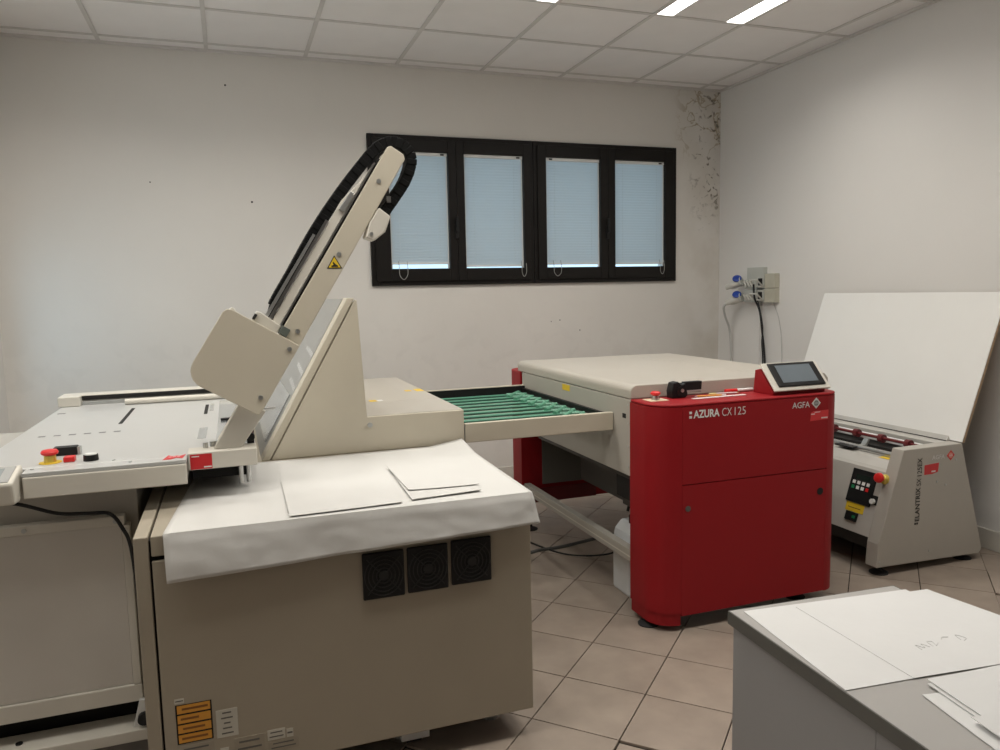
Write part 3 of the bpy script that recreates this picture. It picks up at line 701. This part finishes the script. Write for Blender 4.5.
# ================================================================== CONVEYOR TRAY
cv_ = thing('conveyor_tray', 'beige conveyor tray with green belts joining the two machines', 'conveyor', (1.2, 3.45, 0))
box('front_rail', (.890, 1.576, 2.980, 3.004, .800, .880), BEIGE, cv_, .003)
box('rear_rail', (.890, 1.575, 4.062, 4.080, .800, .885), BEIGE, cv_, .002)
box('rail_liner', (.890, 1.575, 4.054, 4.0615, .800, .880), BLACK, cv_)
box('end_bar', (1.558, 1.575, 3.005, 4.053, .845, .868), BLACK, cv_)
NB = 10
for k in range(NB):
    y = 3.06+(4.01-3.06)*k/(NB-1)
    m_ = MB(); m_.box(.893, 1.445, y-.022, y+.016, 0.838, 0.843)
    obj('belt', m_, GREEN, cv_, .001)
    box('belt_edge', (.893, 1.445, y-.040, y-.034, 0.836, 0.842), GREEND, cv_)
    if k < NB-1:
        m_ = MB(); yn = y+(4.01-3.06)/(NB-1)
        m_.tube([(1.415, y-.01, 0.846), (1.515, yn-.01, 0.852)], .011, 8); obj('cross_belt', m_, GREEN, cv_)
        m_ = MB(); m_.tube([(1.435, yn-.03, 0.846), (1.535, y+.02, 0.850)], .008, 8); obj('cross_belt', m_, mat('pale_green_belt', (.16, .36, .26), .4), cv_)
m_ = MB(); m_.tube([(1.445, 3.006, 0.826), (1.445, 4.052, 0.826)], .012, 10); obj('roller_shaft', m_, STEELD, cv_)
m_ = MB(); m_.tube([(1.52, 3.006, 0.828), (1.52, 4.052, 0.828)], .012, 10); obj('roller_shaft', m_, STEELD, cv_)
for k in range(16):
    y = 3.04+.064*k; obj('roller', MB().cyl((1.52, y-.018, 0.828), (1.52, y+.018, 0.828), .026, 14), GREEN if k % 2 else GREEND, cv_)
box('tray_bracket', (.888, .8895, 2.98, 4.08, .81, .875), STEELD, cv_)

# ================================================================== RED PROCESSOR
pr = thing('plate_processor', 'red and cream plate processor with touch screen console and logo front', 'machine', (2.0, 3.5, 0))
RX0, RX1, RY0, RYc, RZ = 1.572, 2.495, 2.600, 2.825, .957
# left rounded corner column
poly = [(1.684, RY0)]+[(a, b) for a, b in reversed(arc(1.684, RY0+.112, .112, 180, 270, 12))][1:]+[(RX0, RYc), (1.684, RYc)]
obj('corner_column', MB().prism(poly, 'z', .085, RZ-.012), RED, pr, smooth=True)
poly_s = [(1.684, RY0+.006)]+[(a, b) for a, b in reversed(arc(1.684, RY0+.112, .106, 180, 270, 12))][1:]+[(RX0+.006, RYc), (1.684, RYc)]
obj('corner_skirt', MB().prism(poly_s, 'z', .033, .0845), RED, pr, smooth=True)
polr = [(2.412, RY0)]+arc(2.412, RY0+.083, .083, 270, 360, 8)[1:]+[(RX1, RYc), (2.412, RYc)]
obj('corner_column', MB().prism(polr, 'z', .072, RZ-.012), RED, pr, smooth=True)
box('cabinet_core', (1.686, 2.410, RY0+.012, RYc, .076, RZ-.013), DARK, pr)
box('upper_panel', (1.6850, 2.4110, RY0, RY0+.0115, .627, RZ-.012), RED, pr)
dr = box('door', (1.6850, 2.4110, RY0, RY0+.0115, .074, .623), RED, pr)
obj('door_lock', MB().cyl((1.712, RY0-.003, .526), (1.712, RY0, .526), .012, 16), mat('lock_grey', (.16, .15, .14), .45, .5), dr)
obj('door_lock', MB().cyl((2.380, RY0-.002, .527), (2.380, RY0, .527), .016, 16), DARK, dr)
polt = [(1.684, RY0)]+[(a, b) for a, b in reversed(arc(1.684, RY0+.112, .112, 180, 270, 12))][1:]+[(RX0, RYc), (RX1, RYc)]+[(a, b) for a, b in reversed(arc(2.412, RY0+.083, .083, 270, 360, 8))]
obj('cabinet_top', MB().prism(polt, 'z', RZ-.0118, RZ), RED, pr, .006, seg=3)
# lettering
RT, UPV = (1, 0, 0), (0, 0, 1)
ml = MB(); ml.box(1.716, 1.728, RY0-.001, RY0, .897, .907); ml.box(1.716, 1.728, RY0-.001, RY0, .915, .925); obj('logo_dots', ml, WHITE, pr)
text_fit('lettering', 'AZURA', (1.735, RY0, .896), RT, UPV, .124, .033, WHITE, pr, .03)
text_fit('lettering', 'CX', (1.871, RY0, .896), RT, UPV, .047, .033, WHITE, pr, -.008)
text_fit('lettering', '125', (1.932, RY0, .896), RT, UPV, .054, .033, WHITE, pr, -.008)
text_fit('lettering', 'AGFA', (2.222, RY0, .901), RT, UPV, .092, .026, SILVER, pr, .012)
def diamond(root, cx, cz, r, yy, m, m2, txt):
    o_ = obj('logo_diamond', MB().prism([(cx-r, cz), (cx, cz-r), (cx+r, cz), (cx, cz+r)], 'y', yy-.001, yy), m, root)
    obj('logo_disc', MB().cyl((cx, yy-.0014, cz), (cx, yy-.001, cz), r*.52, 16), m2, o_)
    text_fit('logo_print', 'AGFA', (cx-r*.40, yy-.0006, cz-r*.12), RT, UPV, r*.8, r*.26, txt, o_)
    return o_
diamond(pr, 2.348, .917, .024, RY0, SILVER, mat('logo_grey', (.22, .22, .22), .5), SILVER)
s3 = obj('red_sticker', MB().prism([(2.318, .840), (2.322, .876), (2.336, .882), (2.415, .884), (2.414, .843)], 'y', RY0-.001, RY0), mat('bright_red_sticker', (.62, .03, .035), .35), pr)
for a, b, w_, h_ in ((2.322, .868, .020, .004), (2.340, .876, .03, .003), (2.376, .848, .034, .006)):
    flat('sticker_print', (a, RY0-.001, b), RT, UPV, w_, h_, PINK, s3, .0004)
# cream body and cover
BX0, BX1, BY0, BY1 = 1.577, 2.62, 2.826, 4.10
box('side_panel', (BX0, BX0+.012, 2.8255, BY1, .622, .953), GREYP, pr, .002)
box('body_core', (BX0+.0125, BX1, BY0, BY1, .640, .950), GREYP, pr)
cvp = [(BX0, .956), (BX0, .985)]+[(a, b) for a, b in reversed(arc(BX0+.028, .985, .028, 90, 180, 6))][1:]
cvp = [(BX0, .956)]+[(BX0+.030-.030*math.cos(R(t)), .984+.030*math.sin(R(t))) for t in range(0, 91, 15)]+[(2.30, 1.014), (2.30, .956)]
obj('top_cover', MB().prism(cvp, 'y', 2.827, 4.17), CREAM, pr, .004)
obj('top_cover', MB().prism([(2.303, .956), (2.303, 1.014), (BX1-.02, 1.012), (BX1, .99), (BX1, .956)], 'y', 2.827, 4.17), CREAM, pr, .004)
for yy in (2.85,):
    for z in (.66, .75, .85, .93): obj('rivet', MB().cyl((BX0-.002, yy, z), (BX0, yy, z), .004, 8), STEELD, pr)
box('side_slot', (BX0-.001, BX0, 2.868, 2.898, .868, .888), DARK, pr)
ys_ = box('yellow_label', (BX0-.001, BX0, 3.44, 3.53, .918, .948), YELLOW, pr)
box('drive_bar', (BX0+.014, BX0+.04, 2.826, 3.9, .60, .639), mat('dark_drive_grey', (.05, .047, .043), .5), pr)
box('tank_panel', (1.85, 2.35, 3.30, 3.9, .34, .639), mat('dark_tank_grey', (.09, .085, .078), .5), pr, .003)
box('pump_box', (1.62, 1.74, 2.84, 2.98, .46, .62), mat('dark_drive_grey', (.05, .047, .043), .5), pr, .003)
box('pump_hopper', (1.60, 1.66, 2.84, 3.0, .50, .60), DARK, pr, .003)
# rear red cabinet
poly = [(RX0, 4.12), (RX0, 4.24)]+[(a, b) for a, b in reversed(arc(RX0+.12, 4.24, .12, 90, 180, 8))][1:]+[(2.45, 4.36), (2.45, 4.12)]
rc = obj('rear_cabinet', MB().prism(poly, 'z', .17, RZ-.002), RED, pr, .003)
box('inner_panel', (1.70, 2.02, 4.108, 4.119, .275, .62), mat('olive_grey_panel', (.16, .155, .14), .5), pr, .003)
box('inner_frame', (1.62, 2.05, 4.104, 4.107, .17, .255), mat('deep_red', (.12, .006, .008), .5), pr)
for fx, fy in ((1.60, 2.72), (2.36, 2.72), (1.62, 4.12), (2.36, 4.12)):
    m_ = MB(); m_.lathe((fx, fy, 0), (0,0,1), [(0, .045), (.012, .045), (.022, .020)], 18); m_.cyl((fx, fy, .02), (fx, fy, .175 if fy > 3 else .09), .012, 10); obj('foot', m_, RUBBER, pr)
st = box('stretcher', (1.585, 1.625, 2.826, 4.119, .235, .290), GREYP, pr, .003)
box('stretcher_groove', (1.5845, 1.585, 2.83, 3.97, .256, .262), BEIGE_L, st)
# emergency stop on the red top
e2 = flat('emergency_stop', (1.610, 2.715, RZ), (1,0,0), (0,1,0), .085, .075, mat('cream_plate', (.70, .60, .42), .5), pr, .002)
obj('collar', MB().lathe((1.652, 2.752, RZ+.002), (0,0,1), [(0, .018), (.018, .017)], 18), STEEL, e2)
obj('red_button', MB().lathe((1.652, 2.752, RZ+.020), (0,0,1), [(0, .014), (.006, .021), (.012, .021), (.017, .014)], 20), REDB, e2, smooth=True)
# console with screen
CX0, CX1 = 2.155, 2.438
con = obj('console', MB().prism([(2.645, RZ), (2.645, RZ+.012), (2.735, 1.062), (2.765, 1.055), (2.775, RZ)], 'x', CX0+.004, CX1-.004), RED, pr, .002)
f0 = Vector((CX0-.006, 2.624, .972)); f1 = Vector((CX0-.006, 2.726, 1.082)); cu = (f1-f0)
nrm = Vector((1,0,0)).cross(cu.normalized())
flat('screen_plate', f0, (1,0,0), cu, CX1-CX0+.012, cu.length, BEIGE_L, con, .008, .003)
b0 = f0+cu.normalized()*.018+Vector((.028, 0, 0))+nrm*.008
flat('screen_bezel', b0, (1,0,0), cu, CX1-CX0-.036, cu.length-.026, BLACK, con, .007, .003)
b1 = b0+cu.normalized()*.018+Vector((.030, 0, 0))+nrm*.0071
flat('screen', b1, (1,0,0), cu, CX1-CX0-.098, cu.length-.058, SCREEN, con, .0008)

# things lying on the red cabinet top
td = thing('tape_dispenser', 'small black tape dispenser on the red cabinet top', 'tape dispenser', (1.79, 2.78, RZ))
obj('body', MB().prism([(1.735, RZ), (1.800, RZ), (1.812, RZ+.012), (1.80, RZ+.062), (1.78, RZ+.055), (1.765, RZ+.070), (1.742, RZ+.066), (1.732, RZ+.03)], 'y', 2.755, 2.800), BLACK, td, .004)
obj('arm', MB().prism([(1.80, RZ+.024), (1.885, RZ+.020), (1.888, RZ+.066), (1.80, RZ+.066)], 'y', 2.765, 2.790), BLACK, td, .003)
obj('reel', MB().cyl((1.775, 2.752, RZ+.030), (1.775, 2.803, RZ+.030), .020, 18), BLACK, td)
obj('reel_core', MB().cyl((1.782, 2.7505, RZ+.032), (1.782, 2.752, RZ+.032), .008, 14), STEEL, td)
box('cutter', (1.80, 1.884, 2.762, 2.764, RZ+.024, RZ+.030), STEELD, td)
def pen(name, label, p0, p1, r, m, capm, capf=.3, tip=True):
    p0 = Vector(p0); p1 = Vector(p1); t = thing(name, label, 'pen', p0, 'pens on the red cabinet')
    q = p0.lerp(p1, capf); d = (p1-p0).normalized()
    obj('barrel', MB().cyl(q, p1, r, 10), m, t); obj('cap', MB().cyl(p0, q, r*1.12, 10), capm, t)
    if tip: obj('tip', MB().cyl(p1, p1+d*.012, r*.8, 10, r*.2), capm, t)
    return t
pen('marker_pen', 'white marker pen with a red cap on the red cabinet top', (2.03, 2.80, RZ+.0087), (2.17, 2.795, RZ+.0087), .0075, WHITE, REDB, .42, False)
pen('pencil', 'thin orange pencil on the red cabinet top', (1.98, 2.725, RZ+.0042), (1.85, 2.745, RZ+.0042), .0036, ORANGEP, PINK, .15)
pen('ballpoint_pen', 'pale pink pen lying beside the orange pencil', (1.93, 2.775, RZ+.0047), (2.06, 2.76, RZ+.0047), .004, PINK, mat('pale_yellow_cap', (.75, .65, .30), .4), .25)
rl = flat('ruler', (1.80, 2.690, RZ+.0004), (1, .03, 0), (-.03, 1, 0), .265, .022, mat('pale_ruler', (.80, .72, .70), .4), None, .003, .001)
tag(rl, 'flat pale ruler along the front of the red cabinet top', 'ruler')

# jerrycan behind the red cabinet
jc = thing('jerrycan', 'milky plastic canister with black cap under the red machine', 'canister', (1.78, 3.06, 0))
obj('can', MB().prism([(1.66, .0), (1.90, .0), (1.905, .02), (1.905, .27), (1.88, .315), (1.78, .34), (1.70, .34), (1.665, .30), (1.655, .25), (1.655, .02)], 'y', 2.98, 3.15), JERRY, jc, .018, seg=3)
obj('cap', MB().lathe((1.725, 3.06, .335), (0,0,1), [(0, .026), (.035, .026), (.040, .020), (.060, .018), (.066, .010)], 16), BLACK, jc)
obj('pump_spout', MB().tube(spline([(1.725, 3.06, .39), (1.700, 3.06, .418), (1.690, 3.06, .395)], 4), .007, 8), BLACK, jc)

# cables on the floor
tag(obj('floor_cable', MB().tube(spline([(1.00, 3.35, .012), (1.25, 3.62, .012), (1.49, 3.73, .012), (1.65, 3.74, .012), (1.92, 3.80, .012), (2.16, 3.83, .012), (2.33, 3.7, .012)], 8), .011, 8), mat('grey_cable', (.10, .10, .095), .5), None, smooth=True),
    'thick grey cable lying across the tiles under the red machine', 'cable')
tag(obj('floor_cable', MB().tube(spline([(1.46, 4.15, .012), (1.52, 3.90, .009), (1.64, 3.62, .008), (1.86, 3.55, .008), (2.05, 3.72, .008), (2.25, 3.62, .008)], 8), .007, 8), RUBBER, None, smooth=True),
    'thin black cable winding over the thick grey one on the tiles', 'cable')
tag(obj('hanging_cable', MB().tube(spline([(-.70, 2.455, .868), (-.60, 2.45, .850), (-.50, 2.447, .812), (-.42, 2.445, .803), (-.365, 2.445, .795), (-.335, 2.45, .745), (-.318, 2.46, .68), (-.308, 2.47, .50), (-.297, 2.475, .30), (-.290, 2.475, .19)], 8), .0055, 8), RUBBER, None, smooth=True),
    'black cable drooping below the loading table apron', 'cable')

# ================================================================== STACKER
sk = thing('plate_stacker', 'grey plate stacker with big white tilted board and keypad panel', 'machine', (3.2, 3.35, 0))
SY = 2.75
side = [(2.868, .056), (2.876, .172), (3.016, .622), (3.392, .624), (3.420, .53), (3.560, .062), (3.540, .040)]
sp = obj('side_panel', MB().prism(side, 'y', SY, SY+.070), GREYP, sk, .004)
obj('side_panel', MB().prism(side, 'y', 3.98, 4.05), GREYP, sk, .004)
# sloped control fascia between the side panels
SLx = lambda z: 2.876+(z-.172)*(3.016-2.876)/(.622-.172)
obj('control_panel', MB().prism([(SLx(.185)+.006, .185), (SLx(.50)+.006, .50), (SLx(.515)+.016, .515), (SLx(.185)+.04, .185)], 'y', SY+.071, 3.979), mat('fascia_grey', (.60, .575, .53), .35, .2, var=.03), sk, .002)
obj('top_ledge', MB().prism([(SLx(.515)+.012, .512), (SLx(.545)+.05, .548), (3.18, .555), (3.18, .512)], 'y', SY+.071, 3.979), mat('ledge_grey', (.62, .60, .56), .3, .2), sk, .003)
box('body_core', (3.05, 3.40, SY+.071, 3.979, .19, .511), DARK, sk)
box('base_beam', (3.00, 3.45, SY+.071, 3.979, .08, .189), mat('dark_beam', (.05, .048, .045), .6), sk)
obj('deflector_rod', MB().tube([(3.09, SY+.072, .562), (3.09, 3.978, .562)], .014, 10), STEEL, sk, smooth=True)
box('dark_channel', (3.19, 3.30, SY+.071, 3.979, .512, .566), DARK, sk)
obj('roller_rod', MB().tube([(3.22, SY+.072, .606), (3.22, 3.978, .606)], .008, 10), REDDK, sk)
for k in range(7):
    y = SY+.16+.17*k; obj('pinch_wheel', MB().cyl((3.22, y-.014, .606), (3.22, y+.014, .606), .022, 14), REDDK, sk)
box('light_strip_bar', (3.26, 3.285, SY+.071, 3.979, .578, .605), PLASTICW, sk)
obj('bracket_clip', MB().prism([(3.07, .560), (3.14, .567), (3.16, .60), (3.15, .605), (3.13, .574), (3.07, .568)], 'y', 3.10, 3.13), STEELD, sk)
obj('bracket_clip', MB().prism([(3.04, .562), (3.10, .566), (3.10, .572), (3.04, .568)], 'y', 3.10, 3.22), BLACK, sk)
# board
BD = Vector((.212, .604)).normalized(); BN = Vector((BD.y, -BD.x))
def Bq(s, t): q = Vector((3.392, .628))+BD*s+BN*t; return (q.x, q.y)
obj('board', MB().prism([Bq(0, 0), Bq(.782, 0), Bq(.782, .004), Bq(0, .004)], 'y', 2.752, 3.99), BOARD, sk)
obj('board_back', MB().prism([Bq(0, .0042), Bq(.782, .0042), Bq(.782, .018), Bq(0, .018)], 'y', 2.752, 3.99), CHIP, sk)
obj('board_rail', MB().prism([(3.372, .624), (3.386, .650), (3.392, .636), (3.405, .60), (3.375, .585), (3.335, .586), (3.335, .612)], 'y', SY+.072, 3.978), mat('rail_grey', (.58, .56, .52), .35, .3), sk, .002)
box('board_seam', (3.368, 3.372, SY+.072, 3.978, .6245, .6275), DARK, sk)
# support behind the board
box('rear_support', (3.40, 3.44, 3.30, 3.36, .20, .60), GREYP, sk)
for fx, fy in ((2.935, 2.80), (3.485, 2.80), (2.935, 4.0), (3.485, 4.0)):
    m_ = MB(); m_.lathe((fx, fy, 0), (0,0,1), [(0, .044), (.014, .044), (.024, .018), (.03, .018)], 20); m_.cyl((fx, fy, .03), (fx, fy, .075), .010, 10); obj('foot', m_, RUBBER, sk)
# keypad etc on the sloped fascia
fd = Vector((3.016-2.876, 0, .622-.172)).normalized(); fr_ = Vector((0, -1, 0)); fn = fr_.cross(fd)   # right (towards -y), up-slope
def FP(y, z, off=0.0): return Vector((SLx(z)+.006, y, z))+fn*off
kp = flat('keypad', FP(3.015, .322), fr_, fd, .155, .170, BLACK, sk, .006, .002)
flat('keypad_display', FP(2.985, .322, .0061)+fd*.118, fr_, fd, .090, .026, mat('lcd_dark', (.02, .03, .025), .2), kp, .0006)
for r_ in range(2):
    for c_ in range(4):
        mm = WHITE if (r_ == 1 or c_ in (1, 2)) else (GREENL if c_ == 0 else REDB)
        flat('key', FP(2.997, .322, .0061)+fd*(.068+.026*r_)+fr_*(.030*c_), fr_, fd, .018, .017, mm, kp, .002)
ye = flat('yellow_label', FP(3.005, .277), fr_, fd, .115, .044, YELLOW, sk, .0015)
flat('label_print', FP(2.99, .277, .0016)+fd*.018, fr_, fd, .08, .004, mat('brown_print', (.25, .10, .02), .6), ye, .0003)
sw = flat('rocker_switch', FP(2.990, .232), fr_, fd, .075, .045, BLACK, sk, .008, .002)
flat('switch_lamp', FP(2.945, .232, .0081)+fd*.016, fr_, fd, .020, .014, GREENL, sw, .0008)
e3 = obj('emergency_stop', MB().lathe(FP(2.812, .468), fn, [(0, .026), (.004, .026), (.022, .021), (.026, .016)], 22), BRASS, sk, smooth=True)
obj('red_button', MB().lathe(FP(2.812, .468, .026), fn, [(0, .014), (.010, .015), (.014, .024), (.022, .026), (.032, .021), (.036, .010)], 22), REDB, e3, smooth=True)
se = flat('selector_plate', FP(2.862, .338), fr_, fd, .036, .046, BLACK, sk, .003, .002)
obj('selector_knob', MB().lathe(FP(2.848, .352, .003), fn, [(0, .014), (.012, .013)], 18), PLASTICW, se)
flat('yellow_patch', Vector((3.045, 2.93, .5495)), (0,-1,0), (1,0,.05), .06, .03, YELLOW, sk, .0008)
# lettering on the side panel (reads upward)
UPW, LFT = (0, 0, 1), (-1, 0, 0)
ml = MB()
for dx in (.000, .013): ml.box(3.099+dx, 3.108+dx, SY-.001, SY, .243, .253)
obj('logo_dots', ml, INK, sk)
text_fit('lettering', 'ELANTRIX', (3.128, SY, .260), UPW, LFT, .168, .029, INK, sk, .018)
text_fit('lettering', 'SX', (3.131, SY, .437), UPW, LFT, .036, .029, INK, sk, .004)
text_fit('lettering', '125EX', (3.133, SY, .485), UPW, LFT, .090, .029, INK, sk, .004)
text_fit('lettering', 'AGFA', (3.196, SY, .558), RT, UPV, .082, .022, SILVER, sk, .012)
diamond(sk, 3.318, .570, .026, SY, mat('logo_red', (.65, .04, .03), .4), mat('logo_pink', (.75, .30, .25), .5), WHITE)
s4 = obj('red_sticker', MB().prism([(3.150, .487), (3.150, .535), (3.243, .540), (3.238, .495), (3.20, .487)], 'y', SY-.001, SY), REDST, sk)
flat('sticker_print', (3.195, SY-.001, .496), RT, UPV, .026, .008, PINK, s4, .0004)
for a, b in ((3.355, .545), (3.235, .445), (3.292, .425), (3.20, .10), (2.885, .085)):
    obj('panel_screw', MB().cyl((a, SY-.003, b), (a, SY, b), .005, 8), STEELD, sk)
wf = box('door_wedge', (3.63, 3.70, 2.95, 3.01, 0, .022), PLASTICW, None, .004)
tag(wf, 'small white plastic block on the floor by the right wall', 'block')

# ================================================================== WALL SOCKETS
XW = XR
def wb_(name, y0, y1, z0, z1, d, m, parent, bevel=.002, d0=0.0): return box(name, (XW-d, XW-d0, y0, y1, z0, z1), m, parent, bevel)
su = thing('socket_outlet', 'grey interlocked wall sockets with open flaps on the right wall', 'socket', (XW, 4.72, 1.30))
wb_('mounting_plate', 4.68, 4.87, 1.470, 1.560, .035, SOCK, su)
wb_('socket_body', 4.73, 4.87, 1.402, 1.469, .060, SOCK, su, .004)
wb_('socket_body', 4.73, 4.87, 1.302, 1.396, .060, SOCK, su, .004)
wb_('junction_box', 4.545, 4.655, 1.405, 1.510, .045, SOCKY, su, .003)
wb_('junction_box', 4.545, 4.655, 1.300, 1.402, .045, SOCKY, su, .003)
for z0 in (1.405, 1.305):
    wb_('socket_box', 4.662, 4.728, z0, z0+.088, .050, SOCK, su, .003)
    box('socket_opening', (XW-.0515, XW-.0505, 4.672, 4.718, z0+.020, z0+.072), DARK, su)
    m_ = MB()      # raised frame of the open flap, tilted off the box
    a0, a1 = Vector((XW-.052, 4.665, z0+.012)), Vector((XW-.125, 4.640, z0+.060))
    e = Vector((0, .080, 0)); th_ = Vector((.004, 0, .010))
    for q0, q1 in ((a0, a1), (a0+e, a1+e), (a0, a0+e), (a1, a1+e)): m_.tube([q0, q1], .006, 6)
    obj('socket_flap', m_, PLUGW, su)
    for k in range(3):
        m_ = MB(); yy = 4.765+.034*k
        m_.tube([(XW-.064, yy, z0+.012), (XW-.078, yy+.016, z0+.055)], .008, 8); obj('switch_ridge', m_, PLUGW, su)
for k, (z, txt) in enumerate(((1.460, 'upper'), (1.340, 'lower'))):
    pg = thing('power_plug', '%s pale industrial plug with blue flap in the wall socket' % txt, 'plug', (XW-.10, 4.95, z), 'blue-flapped plugs')
    ax = Vector((-.45, .78, -.34)).normalized(); b0_ = Vector((XW-.068, 4.890, z))
    obj('plug_body', MB().lathe(b0_, ax, [(0, .034), (.06, .034), (.090, .030), (.105, .021), (.130, .019)], 18), PLUGW, pg, smooth=True)
    obj('locking_ring', MB().lathe(b0_-ax*.004, ax, [(0, .037), (.020, .037)], 18), SOCK, pg)
    obj('blue_flap', MB().lathe(b0_+ax*.035+Vector((-.012, -.010, .028)), (-.45, -.55, .72), [(0, .026), (.005, .034), (.013, .032), (.017, .020)], 20), BLUE, pg, smooth=True)
tag(obj('power_cable', MB().tube(spline([(XW-.128, 4.995, 1.292), (XW-.14, 5.012, 1.262), (XW-.10, 5.045, 1.19), (XW-.04, 5.07, 1.08), (XW-.025, 5.07, .90), (XW-.025, 5.06, .40), (XW-.03, 5.05, .02)], 8), .009, 8), mat('pale_cable', (.52, .52, .50), .5), None, smooth=True),
    'pale grey cable hanging from the plugs down the right wall', 'cable')
tag(obj('power_cable', MB().tube(spline([(XW-.095, 4.715, 1.435), (XW-.085, 4.712, 1.33), (XW-.05, 4.70, 1.24), (XW-.03, 4.69, 1.08), (XW-.03, 4.655, .86), (XW-.03, 4.64, .40), (XW-.03, 4.63, .02)], 8), .007, 8), RUBBER, None, smooth=True),
    'thicker black cable below the open socket flaps', 'cable')
tag(obj('power_cable', MB().tube(spline([(XW-.080, 4.685, 1.315), (XW-.075, 4.672, 1.27), (XW-.045, 4.668, 1.12), (XW-.045, 4.672, 1.0), (XW-.044, 4.66, .86), (XW-.044, 4.65, .40), (XW-.044, 4.645, .02)], 8), .0055, 8), RUBBER, None, smooth=True),
    'thinner black cable twisting beside the thicker one below the sockets', 'cable')
tag(box('wall_conduit', (XW-.022, XW, 4.735, 4.765, .0, 1.298), WALLR, None, .003), 'narrow white cable trunking on the wall below the sockets', 'conduit')
tag(obj('thin_wire', MB().tube(spline([(XW-.006, 4.60, 1.299), (XW-.006, 4.53, 1.15), (XW-.006, 4.50, .88), (XW-.006, 4.49, .02)], 8), .0025, 6), mat('pale_cable', (.52, .52, .50), .5), None), 'thin pale wire running down the wall beside the trunking', 'cable')

# ================================================================== DESK WITH PAPERS
RA = R(-3.3); DC = Vector((.985, 1.340))
def dk(u, v):      # u along far edge, v towards the viewer
    return (DC.x+math.cos(RA)*u+math.sin(RA)*v, DC.y+math.sin(RA)*u-math.cos(RA)*v)
def dprism(name, u0, u1, v0, v1, z0, z1, m, parent, bevel=0.0):
    return obj(name, MB().prism([dk(u0, v0), dk(u0, v1), dk(u1, v1), dk(u1, v0)], 'z', z0, z1), m, parent, bevel)
DZ = .72
ds = thing('desk', 'grey laminate desk with charcoal edge holding white sheets', 'desk', (*dk(.22, .6), 0))
dprism('desk_top', .003, .437, .003, 1.297, DZ-.028, DZ, DESKT, ds)
dprism('edge_band', 0, .0028, 0, 1.30, DZ-.029, DZ-.0005, DESKE, ds)
dprism('edge_band', .003, .44, 0, .0028, DZ-.029, DZ-.0005, DESKE, ds)
dprism('edge_band', .4373, .44, .003, 1.30, DZ-.029, DZ-.0005, DESKE, ds)
dprism('side_panel', .010, .028, .006, .42, 0, DZ-.0285, DESKS, ds, .001)
dprism('side_panel', .010, .028, .4205, 1.29, 0, DZ-.036, DESKS, ds, .001)
dprism('side_panel', .412, .430, .006, 1.29, 0, DZ-.0285, DESKS, ds, .001)
dprism('back_panel', .029, .411, .010, .028, 0, DZ-.0285, DESKS, ds)
dprism('desk_inside', .029, .411, .030, 1.28, .06, DZ-.037, DARK, ds)
DGp = 'white sheets on the desk'
sheet('paper_sheet', [(1.012, 1.322), (1.425, 1.282), (1.400, .948), (.968, .985)], DZ+.0006, 'large blank white sheet flush with the desk corner', DGp, bow=.0)
sh2 = sheet('paper_sheet', [(1.128, 1.295), (1.468, 1.262), (1.510, .930), (1.108, .972)], DZ+.0020, 'large white sheet with faint pencil marks overlapping the blank one', DGp, t=.0007, bow=.0004)
m_ = MB()
def U(u, v): return (1.15+u*.20, 1.045+v*.20, DZ+.0033)
for st_ in ([(.10, .0), (.12, .10), (.16, .02), (.19, .10), (.22, .02)], [(.26, .02), (.28, .11), (.33, .09), (.30, .02), (.36, .05)], [(.46, .10), (.50, .13), (.56, .11)], [(.62, .02), (.66, .12), (.70, .03), (.64, .0)]):
    m_.tube(spline([U(a+.2, b) for a, b in st_], 4), .0005, 5)
lab(obj('pencil_mark', m_, mat('faint_pencil', (.66, .655, .65), .8), sh2), 'faint pencil handwriting')
DGs = 'small loose sheets on the desk'
sheet('paper_sheet', [(1.075, .925), (1.20, .905), (1.175, .70), (1.035, .72)], DZ+.0008, 'lowest sheet of the loose pile of small white papers on the desk', DGs, bow=.001)
sheet('paper_sheet', [(1.110, .945), (1.32, .930), (1.29, .70), (1.075, .72)], DZ+.0034, 'second lowest sheet of the loose pile of small white papers on the desk', DGs, bow=.001)
sheet('paper_sheet', [(1.117, .953), (1.33, .940), (1.30, .72), (1.085, .73)], DZ+.0060, 'second highest sheet of the loose pile of small white papers on the desk', DGs, bow=.002)
sheet('paper_sheet', [(1.075, .835), (1.28, .80), (1.25, .62), (1.045, .63)], DZ+.0092, 'topmost sheet of the loose pile of small white papers on the desk', DGs, bow=.002)
